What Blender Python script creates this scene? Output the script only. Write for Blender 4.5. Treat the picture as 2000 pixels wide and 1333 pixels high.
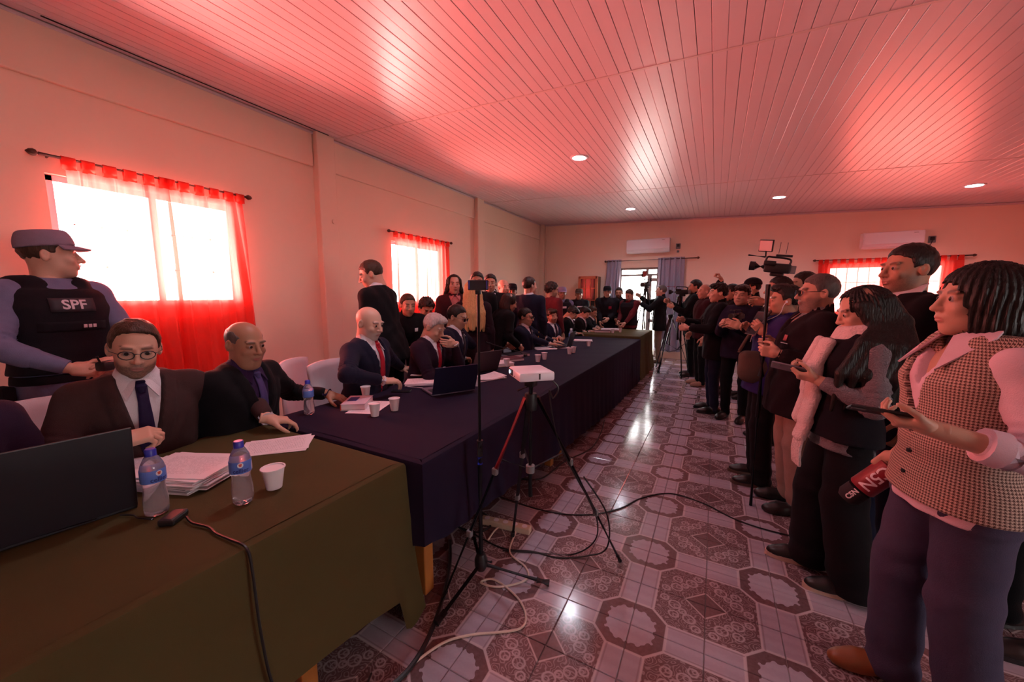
import bpy, bmesh, math, random
import numpy as np
from mathutils import Vector, Matrix
random.seed(7)
for o in list(bpy.data.objects): bpy.data.objects.remove(o)
SC = bpy.context.scene
COL = SC.collection
R_ = math.radians

# ------------------------------------------------------------------ camera
CAM_H = 1.5
cd = bpy.data.cameras.new('camera'); cam = bpy.data.objects.new('camera', cd); COL.objects.link(cam)
cd.sensor_width = 36.0; cd.lens = 732.0 / 2000 * 36; cd.clip_start = 0.02; cd.clip_end = 200
cam.location = (0, 0, CAM_H); cam.rotation_euler = (R_(90 - 6.81), 0, R_(28.33))
SC.camera = cam

# ------------------------------------------------------------------ view, sky, daylight
SC.view_settings.view_transform = 'Standard'; SC.view_settings.look = 'None'
SC.view_settings.gamma = 1; SC.view_settings.use_curve_mapping = False
SC.view_settings.exposure = 0.24
W = bpy.data.worlds.new('sky'); SC.world = W; W.use_nodes = True
bg = W.node_tree.nodes['Background']; bg.inputs[0].default_value = (1.0, 0.96, 0.90, 1); bg.inputs[1].default_value = 12.0

def area(name, loc, target, sx, sy, power, color):
    l = bpy.data.lights.new(name, 'AREA'); l.shape = 'RECTANGLE'; l.size = sx; l.size_y = sy
    l.energy = power; l.color = color
    o = bpy.data.objects.new(name, l); COL.objects.link(o); o.location = loc
    d = Vector(target) - Vector(loc); o.rotation_euler = d.to_track_quat('-Z', 'Y').to_euler()
    return o
XW, XR, YB, YF = -4.32, 4.6, 9.7, -3.2          # left, right, back and front wall faces
CZ0, CB = 3.43, -0.0431                         # ceiling height at the left wall and its fall to the right
def ceil_z(x): return CZ0 + CB * (x - XW)
# daylight outside each window: bright sunlit yard, thrown in and up
area('daylight_window', (XW - 1.1, 1.5, 1.2), (XW + 2.0, 1.7, 3.0), 2.6, 1.8, 2000, (1.0, 0.95, 0.90))
area('daylight_window', (XW - 1.1, 4.75, 1.2), (XW + 2.0, 4.9, 3.0), 2.4, 1.8, 1500, (1.0, 0.95, 0.90))
area('daylight_window', (2.9, YB + 1.1, 1.1), (2.6, YB - 2.0, 3.0), 2.4, 1.6, 260, (1.0, 0.93, 0.84))
area('daylight_door', (-1.7, YB + 0.9, 1.3), (-1.4, YB - 2.0, 0.9), 1.6, 2.2, 90, (0.92, 0.95, 1.0))
area('daylight_window', (XR + 0.6, 0.2, 1.7), (XR - 2.0, 0.6, 1.2), 1.6, 1.2, 28, (0.86, 0.90, 1.0))  # added fill light, let in by an invented window in the unseen right wall

# ------------------------------------------------------------------ tagging
def tag(o, label=None, cat=None, group=None, kind=None):
    if label: o['label'] = label
    if cat: o['category'] = cat
    if group: o['group'] = group
    if kind: o['kind'] = kind
    return o
def empty(name, loc=(0, 0, 0), rz=0.0, label=None, cat=None, group=None):
    o = bpy.data.objects.new(name, None); COL.objects.link(o); o.location = loc; o.rotation_euler = (0, 0, rz)
    o.empty_display_size = 0.1
    return tag(o, label, cat, group)
def link(name, me, mat=None, parent=None):
    o = bpy.data.objects.new(name, me); COL.objects.link(o)
    if mat is not None and len(me.materials) == 0: me.materials.append(mat)
    if parent is not None: o.parent = parent
    return o

# ------------------------------------------------------------------ materials
MATS = {}
def mat(name, color=(0.8, 0.8, 0.8), rough=0.5, metal=0.0, spec=0.5, bump=0.0, bscale=60.0, var=0.0, vscale=8.0, sheen=0.0, emit=None, estr=0.0, trans=0.0, coat=0.0, alpha=1.0):
    if name in MATS: return MATS[name]
    m = bpy.data.materials.new(name); m.use_nodes = True; nt = m.node_tree; b = nt.nodes['Principled BSDF']
    b.inputs['Base Color'].default_value = (*color, 1); b.inputs['Roughness'].default_value = rough
    b.inputs['Metallic'].default_value = metal; b.inputs['Specular IOR Level'].default_value = spec
    if sheen: b.inputs['Sheen Weight'].default_value = sheen
    if coat: b.inputs['Coat Weight'].default_value = coat
    if trans: b.inputs['Transmission Weight'].default_value = trans
    if alpha < 1: b.inputs['Alpha'].default_value = alpha
    if emit: b.inputs['Emission Color'].default_value = (*emit, 1); b.inputs['Emission Strength'].default_value = estr
    tc = nt.nodes.new('ShaderNodeTexCoord')
    if var:
        n = nt.nodes.new('ShaderNodeTexNoise'); n.inputs['Scale'].default_value = vscale; n.inputs['Detail'].default_value = 4
        nt.links.new(tc.outputs['Object'], n.inputs['Vector'])
        mx = nt.nodes.new('ShaderNodeMix'); mx.data_type = 'RGBA'
        mx.inputs[6].default_value = (*[c * (1 - var) for c in color], 1); mx.inputs[7].default_value = (*[min(1, c * (1 + var)) for c in color], 1)
        nt.links.new(n.outputs['Fac'], mx.inputs[0]); nt.links.new(mx.outputs[2], b.inputs['Base Color'])
    if bump:
        n = nt.nodes.new('ShaderNodeTexNoise'); n.inputs['Scale'].default_value = bscale; n.inputs['Detail'].default_value = 3
        nt.links.new(tc.outputs['Object'], n.inputs['Vector'])
        bp = nt.nodes.new('ShaderNodeBump'); bp.inputs['Strength'].default_value = bump; bp.inputs['Distance'].default_value = 0.01
        nt.links.new(n.outputs['Fac'], bp.inputs['Height']); nt.links.new(bp.outputs['Normal'], b.inputs['Normal'])
    MATS[name] = m
    return m
def cloth(name, color, rough=0.85, var=0.12, bump=0.25, bscale=320, sheen=0.02):
    return mat(name, color, rough, bump=bump, bscale=bscale, var=var, vscale=30, sheen=sheen, spec=0.12)

def adopt(o, parent): o.parent = parent; o.matrix_parent_inverse = parent.matrix_basis.inverted(); return o
class S:                                        # scalar shader expression
    nt = None
    def __init__(s, sock): s.k = sock
    @staticmethod
    def op(o, *a, clamp=False):
        n = S.nt.nodes.new('ShaderNodeMath'); n.operation = o; n.use_clamp = clamp
        for i, v in enumerate(a):
            if isinstance(v, S): S.nt.links.new(v.k, n.inputs[i])
            else: n.inputs[i].default_value = float(v)
        return S(n.outputs[0])
    def __add__(s, o): return S.op('ADD', s, o)
    def __radd__(s, o): return S.op('ADD', s, o)
    def __sub__(s, o): return S.op('SUBTRACT', s, o)
    def __rsub__(s, o): return S.op('SUBTRACT', o, s)
    def __mul__(s, o): return S.op('MULTIPLY', s, o)
    def __rmul__(s, o): return S.op('MULTIPLY', s, o)
    def abs(s): return S.op('ABSOLUTE', s)
    def lt(s, o): return S.op('LESS_THAN', s, o)
    def gt(s, o): return S.op('GREATER_THAN', s, o)
    def max(s, o): return S.op('MAXIMUM', s, o)
    def min(s, o): return S.op('MINIMUM', s, o)
def s_line(d, w, soft=0.012):                   # 1 inside |d|<w with a soft rim
    return S.op('MULTIPLY', (w + soft) - d.abs(), 1.0 / soft, clamp=True)
def s_dist(u, v, cu, cv):
    a = u - cu; b = v - cv
    return S.op('SQRT', a * a + b * b)
def mixc(fac, a, b):
    n = S.nt.nodes.new('ShaderNodeMix'); n.data_type = 'RGBA'
    for i, v in ((0, fac), (6, a), (7, b)):
        if isinstance(v, S): S.nt.links.new(v.k, n.inputs[i])
        elif hasattr(v, 'is_linked'): S.nt.links.new(v, n.inputs[i])
        elif isinstance(v, tuple): n.inputs[i].default_value = (*v, 1)
        else: n.inputs[i].default_value = v
    return n.outputs[2]

# ------------------------------------------------------------------ mesh builder
def frame(d, up=(0, 0, 1)):
    d = Vector(d).normalized(); u = Vector(up)
    if abs(d.dot(u)) > 0.98: u = Vector((1, 0, 0))
    a = d.cross(u).normalized(); b = a.cross(d).normalized()
    return a, b
class MB:
    def __init__(s): s.v = []; s.f = []
    def add(s, vs, fs):
        n = len(s.v); s.v += [tuple(v) for v in vs]; s.f += [tuple(i + n for i in f) for f in fs]; return s
    def box(s, c, size, rot=None, bev=0.0):
        hx, hy, hz = [k / 2 for k in size]; c = Vector(c); vs = []; 
        if bev <= 0:
            vs = [Vector((x * hx, y * hy, z * hz)) for x in (-1, 1) for y in (-1, 1) for z in (-1, 1)]
            fs = [(0, 1, 3, 2), (4, 6, 7, 5), (0, 4, 5, 1), (2, 3, 7, 6), (0, 2, 6, 4), (1, 5, 7, 3)]
        else:
            bm = bmesh.new(); bmesh.ops.create_cube(bm, size=1)
            for v in bm.verts: v.co = Vector((v.co.x * size[0], v.co.y * size[1], v.co.z * size[2]))
            bmesh.ops.bevel(bm, geom=list(bm.edges), offset=min(bev, min(size) * 0.45), segments=2, profile=0.5, affect='EDGES')
            bm.verts.index_update(); vs = [v.co.copy() for v in bm.verts]; fs = [tuple(v.index for v in f.verts) for f in bm.faces]; bm.free()
        if rot is not None: vs = [rot @ v for v in vs]
        return s.add([v + c for v in vs], fs)
    def tube(s, pts, r, n=8, cap=True):
        pts = [Vector(p) for p in pts]; rs = r if isinstance(r, (list, tuple)) else [r] * len(pts)
        vs = []; a0 = None
        for i, p in enumerate(pts):
            d = (pts[min(i + 1, len(pts) - 1)] - pts[max(i - 1, 0)])
            if d.length < 1e-9: d = Vector((0, 0, 1))
            d.normalize()
            if a0 is None: a, b = frame(d)
            else:
                a = (a0 - d * a0.dot(d)); a = a.normalized() if a.length > 1e-6 else frame(d)[0]; b = d.cross(a)
            a0 = a
            for k in range(n):
                t = 2 * math.pi * k / n; vs.append(p + (a * math.cos(t) + b * math.sin(t)) * rs[i])
        fs = [(i * n + k, i * n + (k + 1) % n, (i + 1) * n + (k + 1) % n, (i + 1) * n + k) for i in range(len(pts) - 1) for k in range(n)]
        if cap: fs += [tuple(range(n - 1, -1, -1)), tuple((len(pts) - 1) * n + k for k in range(n))]
        return s.add(vs, fs)
    def lathe(s, prof, c=(0, 0, 0), n=24, wob=None):
        c = Vector(c); vs = []
        for r, z in prof:
            for k in range(n):
                t = 2 * math.pi * k / n; rr = r if wob is None else r * wob(t, z); vs.append(c + Vector((rr * math.cos(t), rr * math.sin(t), z)))
        m = len(prof); fs = [(i * n + k, i * n + (k + 1) % n, (i + 1) * n + (k + 1) % n, (i + 1) * n + k) for i in range(m - 1) for k in range(n)]
        if prof[0][0] > 1e-6: fs.append(tuple(range(n - 1, -1, -1)))
        if prof[-1][0] > 1e-6: fs.append(tuple((m - 1) * n + k for k in range(n)))
        return s.add(vs, fs)
    def prism(s, poly, d):                       # polygon of 3d points pushed along d
        n = len(poly); d = Vector(d); vs = [Vector(p) for p in poly] + [Vector(p) + d for p in poly]
        return s.add(vs, [tuple(range(n - 1, -1, -1)), tuple(range(n, 2 * n))] + [(k, (k + 1) % n, n + (k + 1) % n, n + k) for k in range(n)])
    def grid(s, fn, nu, nv):
        vs = [fn(i / nu, j / nv) for i in range(nu + 1) for j in range(nv + 1)]
        return s.add(vs, [(i * (nv + 1) + j, (i + 1) * (nv + 1) + j, (i + 1) * (nv + 1) + j + 1, i * (nv + 1) + j + 1) for i in range(nu) for j in range(nv)])
    def mesh(s, name, m, smooth=False):
        me = bpy.data.meshes.new(name); me.from_pydata([tuple(v) for v in s.v], [], s.f)
        if smooth: me.polygons.foreach_set('use_smooth', [True] * len(me.polygons))
        if m is not None: me.materials.append(m)
        me.update(); return me
    def build(s, name, m, parent=None, smooth=False, fix=True):
        me = s.mesh(name, m, smooth)
        if fix:
            bm = bmesh.new(); bm.from_mesh(me); bmesh.ops.remove_doubles(bm, verts=list(bm.verts), dist=1e-6); bmesh.ops.recalc_face_normals(bm, faces=list(bm.faces)); bm.to_mesh(me); bm.free()
        if smooth:
            try: me.set_sharp_from_angle(angle=R_(42))
            except Exception: pass
        return link(name, me, None, parent)
def solidify(o, t):
    md = o.modifiers.new('thickness', 'SOLIDIFY'); md.thickness = t; md.offset = 0
    return o
def spline(pts, n=8):                            # Catmull-Rom through points
    P = [Vector(p) for p in pts]; out = []
    for i in range(len(P) - 1):
        p0, p1, p2, p3 = P[max(i - 1, 0)], P[i], P[i + 1], P[min(i + 2, len(P) - 1)]
        for k in range(n):
            t = k / n; out.append(0.5 * ((2 * p1) + (p2 - p0) * t + (2 * p0 - 5 * p1 + 4 * p2 - p3) * t * t + (3 * p1 - p0 - 3 * p2 + p3) * t ** 3))
    out.append(P[-1]); return out
def text_verts(txt, size, bold=0.0):
    c = bpy.data.curves.new('lettering', 'FONT'); c.body = txt; c.size = size; c.align_x = 'CENTER'; c.align_y = 'CENTER'; c.offset = bold; c.resolution_u = 3
    o = bpy.data.objects.new('lettering', c); COL.objects.link(o)
    dg = bpy.context.evaluated_depsgraph_get(); me = bpy.data.meshes.new_from_object(o.evaluated_get(dg))
    bpy.data.objects.remove(o); bpy.data.curves.remove(c)
    bm = bmesh.new(); bm.from_mesh(me); bmesh.ops.triangulate(bm, faces=list(bm.faces))
    bmesh.ops.subdivide_edges(bm, edges=[e for e in bm.edges if e.calc_length() > size * 0.25], cuts=1)
    bmesh.ops.triangulate(bm, faces=list(bm.faces))
    bm.verts.index_update(); vs = [v.co.copy() for v in bm.verts]; fs = [tuple(v.index for v in f.verts) for f in bm.faces]; bm.free(); bpy.data.meshes.remove(me)
    return vs, fs

CW = cam.rotation_euler.to_matrix()
def at(px, py, X=None, Y=None, Z=None):          # point on a photo pixel's ray at a known plane (2000x1333 frame)
    d = CW @ Vector(((px - 1000) / 732.0, -(py - 666.5) / 732.0, -1.0)); o = Vector((0, 0, CAM_H))
    t = (X - o.x) / d.x if X is not None else ((Y - o.y) / d.y if Y is not None else (Z - o.z) / d.z)
    p = o + d * t; return (p.x, p.y, p.z)
# ================================================================== ROOM
M_WALL = mat('plaster', (0.86, 0.69, 0.56), 0.7, bump=0.12, bscale=14, var=0.05, vscale=1.3, spec=0.3)
M_GROUT = mat('grout', (0.30, 0.24, 0.24), 0.8)
M_PVC = mat('pvc_board', (0.66, 0.56, 0.60), 0.34, bump=0.04, bscale=9, spec=0.5)
M_WFRAME = mat('window_frame', (0.62, 0.62, 0.72), 0.4)
M_WOOD_DARK = mat('dark_wood', (0.10, 0.035, 0.02), 0.4, var=0.3, vscale=12)
M_WHITE = mat('white_plastic', (0.82, 0.80, 0.86), 0.3)
M_BLACK = mat('black_plastic', (0.012, 0.012, 0.014), 0.4)
M_BLACKM = mat('black_metal', (0.015, 0.015, 0.018), 0.35, metal=0.6)
M_GREY = mat('grey_plastic', (0.18, 0.18, 0.19), 0.45)
M_GLASS = mat('window_glass', (1, 1, 1), 0.02, trans=1.0)
def glass_mat():
    m = bpy.data.materials.new('pane_glass'); m.use_nodes = True; nt = m.node_tree; nt.nodes.clear()
    o = nt.nodes.new('ShaderNodeOutputMaterial'); t = nt.nodes.new('ShaderNodeBsdfTransparent'); g = nt.nodes.new('ShaderNodeBsdfGlossy'); g.inputs['Roughness'].default_value = 0.03
    f = nt.nodes.new('ShaderNodeFresnel'); f.inputs[0].default_value = 1.25; mx = nt.nodes.new('ShaderNodeMixShader')
    nt.links.new(f.outputs[0], mx.inputs[0]); nt.links.new(t.outputs[0], mx.inputs[1]); nt.links.new(g.outputs[0], mx.inputs[2]); nt.links.new(mx.outputs[0], o.inputs[0])
    return m
M_PANE = glass_mat()
def struct(o): o['kind'] = 'structure'; return o

# ---- tile floor: four printed tiles make one period (small cartouche octagon at one corner, big scroll octagon at the other)
def tile_mat():
    m = bpy.data.materials.new('printed_tile'); m.use_nodes = True; nt = m.node_tree; S.nt = nt; b = nt.nodes['Principled BSDF']
    uvn = nt.nodes.new('ShaderNodeUVMap'); uvn.uv_map = 'uv'
    sp = nt.nodes.new('ShaderNodeSeparateXYZ'); nt.links.new(uvn.outputs[0], sp.inputs[0])
    u0, v0 = S(sp.outputs[0]), S(sp.outputs[1])
    geo = nt.nodes.new('ShaderNodeNewGeometry')
    def noise(scale, detail=3, src=None):
        n = nt.nodes.new('ShaderNodeTexNoise'); n.inputs['Scale'].default_value = scale; n.inputs['Detail'].default_value = detail
        nt.links.new(src or geo.outputs['Position'], n.inputs['Vector']); return S(n.outputs['Fac'])
    nu = noise(22, 2, uvn.outputs[0]); nf = noise(60, 4); nb = noise(2.2, 3)
    u, v = u0, v0
    # octagon around (0,0): half width .5, corner cut so that flat sides are .26
    au, av = u.abs(), v.abs()
    octd = (au.max(av) - 0.5).max((au + av - 0.76) * 0.7071)
    jag = S.op('SINE', (u + v * 0.7) * 60) * 0.014 + S.op('SINE', (u - v) * 41) * 0.012
    ringin = (au.max(av) - 0.34).max((au + av - 0.53) * 0.7071) + jag
    oct_in = octd.lt(0.0); core = ringin.lt(0.0)
    band = (u.lt(0.27)).max(v.lt(0.27))
    bandedge = s_line(u - 0.27, 0.008) .max(s_line(v - 0.27, 0.008))
    bandedge2 = s_line(u - 0.235, 0.004).max(s_line(v - 0.235, 0.004))
    octline = s_line(octd, 0.014)
    big = (1.0 - band) * (1.0 - oct_in)
    du, dv = 1.0 - u, 1.0 - v
    dia = s_line((du + dv - 0.30), 0.011) 
    diafill = (du + dv).lt(0.30)
    # scrolls: rings round the middle of the field
    wob = (nu - 0.5) * 0.05
    sc = None
    for cu, cv, r in ((0.56, 0.78, 0.085), (0.78, 0.56, 0.085), (0.56, 0.56, 0.07), (0.80, 0.80, 0.0), (0.40, 0.88, 0.06), (0.88, 0.40, 0.06), (0.68, 0.68, 0.05)):
        if r == 0.0: continue
        d = s_dist(u, v, cu, cv) + wob * 0.6
        k = s_line(d - r, 0.007, 0.012).max(s_line(s_dist(u, v, cu + r * 0.35, cv - r * 0.3) + wob * 0.4 - r * 0.45, 0.005, 0.012) * 0.8)
        sc = k if sc is None else sc.max(k)
    leaf = s_line(S.op('FRACT', noise(7.5, 0.5, uvn.outputs[0]) * 7.0) - 0.5, 0.10, 0.10) * (1.0 - diafill)
    scroll = (sc.max(leaf * 0.55)) * big * (1.0 - diafill)
    vein = S.op('MULTIPLY', (S.op('SINE', (v0 * 30 + nf * 6)) * 0.5 + 0.5), 1, clamp=True)
    light = mixc(nb, (0.38, 0.33, 0.40), (0.48, 0.42, 0.50))
    light = mixc(vein * 0.25, light, (0.30, 0.24, 0.29))
    brown = mixc(nf, (0.10, 0.050, 0.055), (0.22, 0.14, 0.15))
    c = mixc(big, light, brown)
    c = mixc(scroll * 0.9, c, (0.46, 0.38, 0.41))
    c = mixc(dia * big, c, (0.50, 0.40, 0.41))
    c = mixc(oct_in, c, brown)
    c = mixc(core, c, light)
    c = mixc(octline.max(bandedge * (1.0 - oct_in)) * 0.9, c, (0.56, 0.48, 0.52))
    c = mixc(bandedge2 * (1.0 - oct_in) * 0.6, c, (0.24, 0.17, 0.18))
    nt.links.new(c, b.inputs['Base Color']); b.inputs['Roughness'].default_value = 0.14; b.inputs['Specular IOR Level'].default_value = 0.55
    bp = nt.nodes.new('ShaderNodeBump'); bp.inputs['Strength'].default_value = 0.06; bp.inputs['Distance'].default_value = 0.01
    nt.links.new(noise(7, 2).k, bp.inputs['Height']); nt.links.new(bp.outputs[0], b.inputs['Normal'])
    return m
M_TILE = tile_mat()
PX, PY, OX, OY = 0.302, 0.2815, -0.26, 1.63
def tile_geom(fx, fy):
    g, c, t = 0.0016, 0.0022, 0.008
    a0, a1, b0, b1 = g, PX - g, g, PY - g
    vs = [(a0 + c, b0 + c, 0), (a1 - c, b0 + c, 0), (a1 - c, b1 - c, 0), (a0 + c, b1 - c, 0), (a0, b0, -c), (a1, b0, -c), (a1, b1, -c), (a0, b1, -c), (a0, b0, -t), (a1, b0, -t), (a1, b1, -t), (a0, b1, -t)]
    fs = [(0, 1, 2, 3)] + [(k, 4 + k, 4 + (k + 1) % 4, (k + 1) % 4) for k in range(4)] + [(4 + k, 8 + k, 8 + (k + 1) % 4, 4 + (k + 1) % 4) for k in range(4)]
    uv = [((x / PX) if not fx else 1 - x / PX, (y / PY) if not fy else 1 - y / PY) for x, y, z in vs]
    return vs, fs, uv
def uv_mesh(name, vs, fs, uv, m):
    me = bpy.data.meshes.new(name); me.from_pydata(vs, [], fs); l = me.uv_layers.new(name='uv')
    idx = np.empty(len(me.loops), dtype=np.int32); me.loops.foreach_get('vertex_index', idx)
    l.data.foreach_set('uv', np.array(uv, dtype=np.float32)[idx].ravel()); me.materials.append(m); me.update(); return me
floor = struct(MB().box(((XW + XR) / 2, (YB + YF) / 2, -0.055), (XR - XW + 0.4, YB - YF + 0.4, 0.1)).build('floor', M_GROUT))
tag(floor, 'patterned tile floor in white and maroon scrollwork', 'floor')
TM = {(fx, fy): uv_mesh('floor_tile', *tile_geom(fx, fy), M_TILE) for fx in (0, 1) for fy in (0, 1)}
fwx, fwy = -math.sin(R_(28.33)), math.cos(R_(28.33))
tiles = []
for i in range(-16, 19):
    for j in range(-18, 30):
        x, y = OX + i * PX, OY + j * PY
        if x < XW - 0.25 or x > XR or y < YF - 0.25 or y > YB: continue
        cx, cy = x + PX / 2, y + PY / 2
        d = cx * fwx + cy * fwy; s = cx * fwy - cy * fwx
        vis = d > 1.0 and abs(s) < d * 1.45 and cx > -1.45 and (cy > 0.9) and not (cx > 0.9 and cy > 4.2)
        tiles.append((0 if vis else 1, d * d + s * s, i, j, x, y))
tiles.sort()
rest = ([], [], [])
for n, (nv, d, i, j, x, y) in enumerate(tiles):
    key = (i % 2, j % 2)
    if n < 298 and not nv:
        link('tile', TM[key], None, floor).location = (x, y, 0)
    else:
        vs, fs, uv = tile_geom(*key); k = len(rest[0])
        rest[0].extend([(a + x, b + y, c) for a, b, c in vs]); rest[1].extend([tuple(q + k for q in f) for f in fs]); rest[2].extend(uv)
link('tile_field', uv_mesh('tile_field', *rest, M_TILE), None, floor)['kind'] = 'stuff'

# ---- ceiling: narrow pvc boards along the room in three runs
M_DARKGAP = mat('ceiling_gap', (0.10, 0.07, 0.07), 0.9)
ceiling = struct(MB().prism([(XW - 0.2, YF, ceil_z(XW - 0.2) + 0.02), (XR + 0.2, YF, ceil_z(XR + 0.2) + 0.02), (XR + 0.2, YF, ceil_z(XR + 0.2) + 0.14), (XW - 0.2, YF, ceil_z(XW - 0.2) + 0.14)], (0, YB - YF, 0)).build('ceiling', M_DARKGAP))
tag(ceiling, 'sloping ceiling of narrow white plastic boards', 'ceiling')
def board_mesh(L, w=0.0945):
    g, c = 0.0006, 0.0042; prof = [(g, 0.012), (g, c), (g + c * 1.1, 0), (w - g - c * 0.4, 0), (w - g, c * 0.6), (w - g, 0.012)]
    return MB().prism([(x, 0, z) for x, z in prof], (0, L, 0)).mesh('ceiling_board', M_PVC)
runs = [(-0.33, 3.268), (3.272, 6.866), (6.870, YB - 0.002)]
nb = int((XR - XW) / 0.0945) + 1
tilt = math.atan(CB)
stuff = MB()
for ri, (y0, y1) in enumerate(runs):
    me = board_mesh(y1 - y0)
    for k in range(nb):
        x = -0.687 + 0.0945 * (k - 38) + (0.0008 * ((k * 7) % 3 - 1))
        if x + 0.0945 > XR + 0.06 or x < XW - 0.09: continue
        o = link('ceiling_board', me, None, ceiling); o.location = (x, y0, ceil_z(x) + 0.0012 * ((k * 13 + ri * 5) % 4 - 1.5) * 0.5); o.rotation_euler = (0, -tilt, 0)
bm_ = board_mesh(-0.334 - YF)
for k in range(nb):
    x = -0.687 + 0.0945 * (k - 38)
    vs = [(v.co.x + x, v.co.y + YF, v.co.z + ceil_z(x + v.co.x)) for v in bm_.vertices]; stuff.add(vs, [tuple(p.vertices) for p in bm_.polygons])
stuff.build('ceiling_board_run', M_PVC, ceiling)['kind'] = 'stuff'
M_SEAM = mat('seam_strip', (0.62, 0.52, 0.52), 0.4)
def seam(y, name='seam_strip'):
    return MB().prism([(XW, y - 0.012, ceil_z(XW) - 0.004), (XR, y - 0.012, ceil_z(XR) - 0.004), (XR, y - 0.012, ceil_z(XR) + 0.004), (XW, y - 0.012, ceil_z(XW) + 0.004)], (0, 0.024, 0)).build(name, M_SEAM, ceiling)
MB().box((XW + 0.115, 2.05, ceil_z(XW + 0.115) - 0.003), (0.014, 2.2, 0.004)).build('shadow_gap', mat('gap_black', (0.02, 0.015, 0.015), 0.9), ceiling)
seam(3.27); seam(6.868); seam(-0.332)
tag(struct(MB().box((XW + 0.02, (YF + YB) / 2, CZ0 - 0.018), (0.04, YB - YF, 0.03), bev=0.006).build('trim_1', M_PVC)), 'pale plastic strip where the left wall meets the ceiling', 'trim')
tag(struct(MB().box(((XW + XR) / 2, YB - 0.02, ceil_z(0.14) - 0.02), (XR - XW, 0.03, 0.028), rot=Matrix.Rotation(-tilt, 3, 'Y')).build('trim_2', M_PVC)), 'pale plastic strip where the back wall meets the ceiling', 'trim')

# ---- walls with real openings
def wall(name, axis, at, thick, a0, a1, z1, holes, label):
    """axis 'x': wall in the plane x=at running along y ; 'y': plane y=at running along x ; z1 may be a function"""
    m = MB(); cuts = sorted(set([a0, a1] + [h[0] for h in holes] + [h[1] for h in holes]))
    for p, q in zip(cuts[:-1], cuts[1:]):
        zz = [(0.0, None)]
        for h in holes:
            if h[0] <= p + 1e-6 and q - 1e-6 <= h[1]: zz = [(0.0, h[2]), (h[3], None)]
        for lo, hi in zz:
            if hi is not None and hi - lo < 1e-4: continue
            tp, tq = ((z1(p), z1(q)) if hi is None else (hi, hi))
            if axis == 'x': m.prism([(at, p, lo), (at, q, lo), (at, q, tq), (at, p, tp)], (thick, 0, 0))
            else: m.prism([(p, at, lo), (q, at, lo), (q, at, tq), (p, at, tp)], (0, thick, 0))
    return tag(struct(m.build(name, M_WALL)), label, 'wall')
W1 = (0.89, 2.10, 1.42, 2.39); W2 = (4.20, 5.38, 1.37, 2.33)
DB = (-2.16, -1.23, 0.0, 2.20); WB = (1.95, 3.62, 1.15, 2.10)
wl = wall('wall_left', 'x', XW, -0.2, YF - 0.2, YB + 0.2, lambda y: CZ0 + 0.1, [W1, W2], 'long peach plaster wall on the left with two windows')
wb = wall('wall_back', 'y', YB, 0.2, XW, XR, lambda x: ceil_z(x) + 0.1, [DB, WB], 'peach plaster wall at the far end with a doorway')
wall('wall_right', 'x', XR, 0.2, YF - 0.2, YB + 0.2, lambda y: ceil_z(XR) + 0.1, [(-0.5, 0.9, 1.1, 2.2)], 'plaster wall on the right')
wall('wall_front', 'y', YF, -0.2, XW, XR, lambda x: ceil_z(x) + 0.1, [], 'plaster wall behind the viewer')
# proud beam band and pillars on the left wall
def wpart(name, c, size, bev=0.01, parent=wl): return MB().box(c, size, bev=bev).build(name, M_WALL, parent)
for y0, y1 in ((YF, 2.99), (3.24, 6.40), (6.65, 9.55)):
    wpart('beam', (XW + 0.015, (y0 + y1) / 2, (3.03 + CZ0) / 2), (0.04, y1 - y0, CZ0 - 3.03), 0.012)
for y in (3.12, 6.53): wpart('pillar', (XW + 0.04, y, 1.72), (0.12, 0.24, 3.44), 0.012)
wpart('pillar', (XW + 0.05, 9.64, 1.72), (0.14, 0.14, 3.44), 0.012)
wpart('beam', (0.1, YB - 0.008, 2.36), (0.0, 0.0, 0.0)) if False else None
wpart('conduit', (XW + 0.16, 9.66, 1.7), (0.03, 0.03, 3.4), 0.01)
MB().lathe([(0.0, 0), (0.028, 0), (0.028, 0.012), (0.0, 0.014)], n=16).build('cover_plate', M_WALL, wl).matrix_local = Matrix.Translation((XW + 0.1, 3.17, 2.42)) @ Matrix.Rotation(R_(90), 4, 'Y')

# ---- windows in the left and back walls
def window(name, axis, at, hole, nbar, label, thick=0.2, sgn=-1):
    a0, a1, z0, z1 = hole
    root = struct(empty(name, (0, 0, 0))); tag(root, label, 'window')
    def bx(nm, ca, cz, sa, sz, m=M_WFRAME, dep=0.05, off=0.07):
        c = (at + sgn * off, ca, cz) if axis == 'x' else (ca, at - sgn * off, cz)
        s = (dep, sa, sz) if axis == 'x' else (sa, dep, sz)
        return MB().box(c, s, bev=0.004 if dep > 0.02 else 0).build(nm, m, root)
    t = 0.045
    bx('frame', a0 + t / 2, (z0 + z1) / 2, t, z1 - z0); bx('frame', a1 - t / 2, (z0 + z1) / 2, t, z1 - z0)
    bx('frame', (a0 + a1) / 2, z1 - t / 2, a1 - a0, t); bx('frame', (a0 + a1) / 2, z0 + t / 2, a1 - a0, t)
    am = (a0 + a1) / 2; bx('mullion', am, (z0 + z1) / 2, 0.05, z1 - z0)
    bx('pane', (a0 + am) / 2, (z0 + z1) / 2, am - a0 - 0.06, z1 - z0 - 0.08, M_PANE, 0.005); bx('pane', (a1 + am) / 2, (z0 + z1) / 2, a1 - am - 0.06, z1 - z0 - 0.08, M_PANE, 0.005)
    for k in range(nbar): bx('bar', a0 + (a1 - a0) * (k + 1) / (nbar + 1), (z0 + z1) / 2, 0.012, z1 - z0, M_WFRAME, 0.012, 0.16)
    for zz in (0.33, 0.66): bx('bar', am, z0 + (z1 - z0) * zz, a1 - a0, 0.012, M_WFRAME, 0.012, 0.16)
    return root
window('window_1', 'x', XW, W1, 7, 'barred window behind the tall red curtain nearest the officer')
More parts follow.
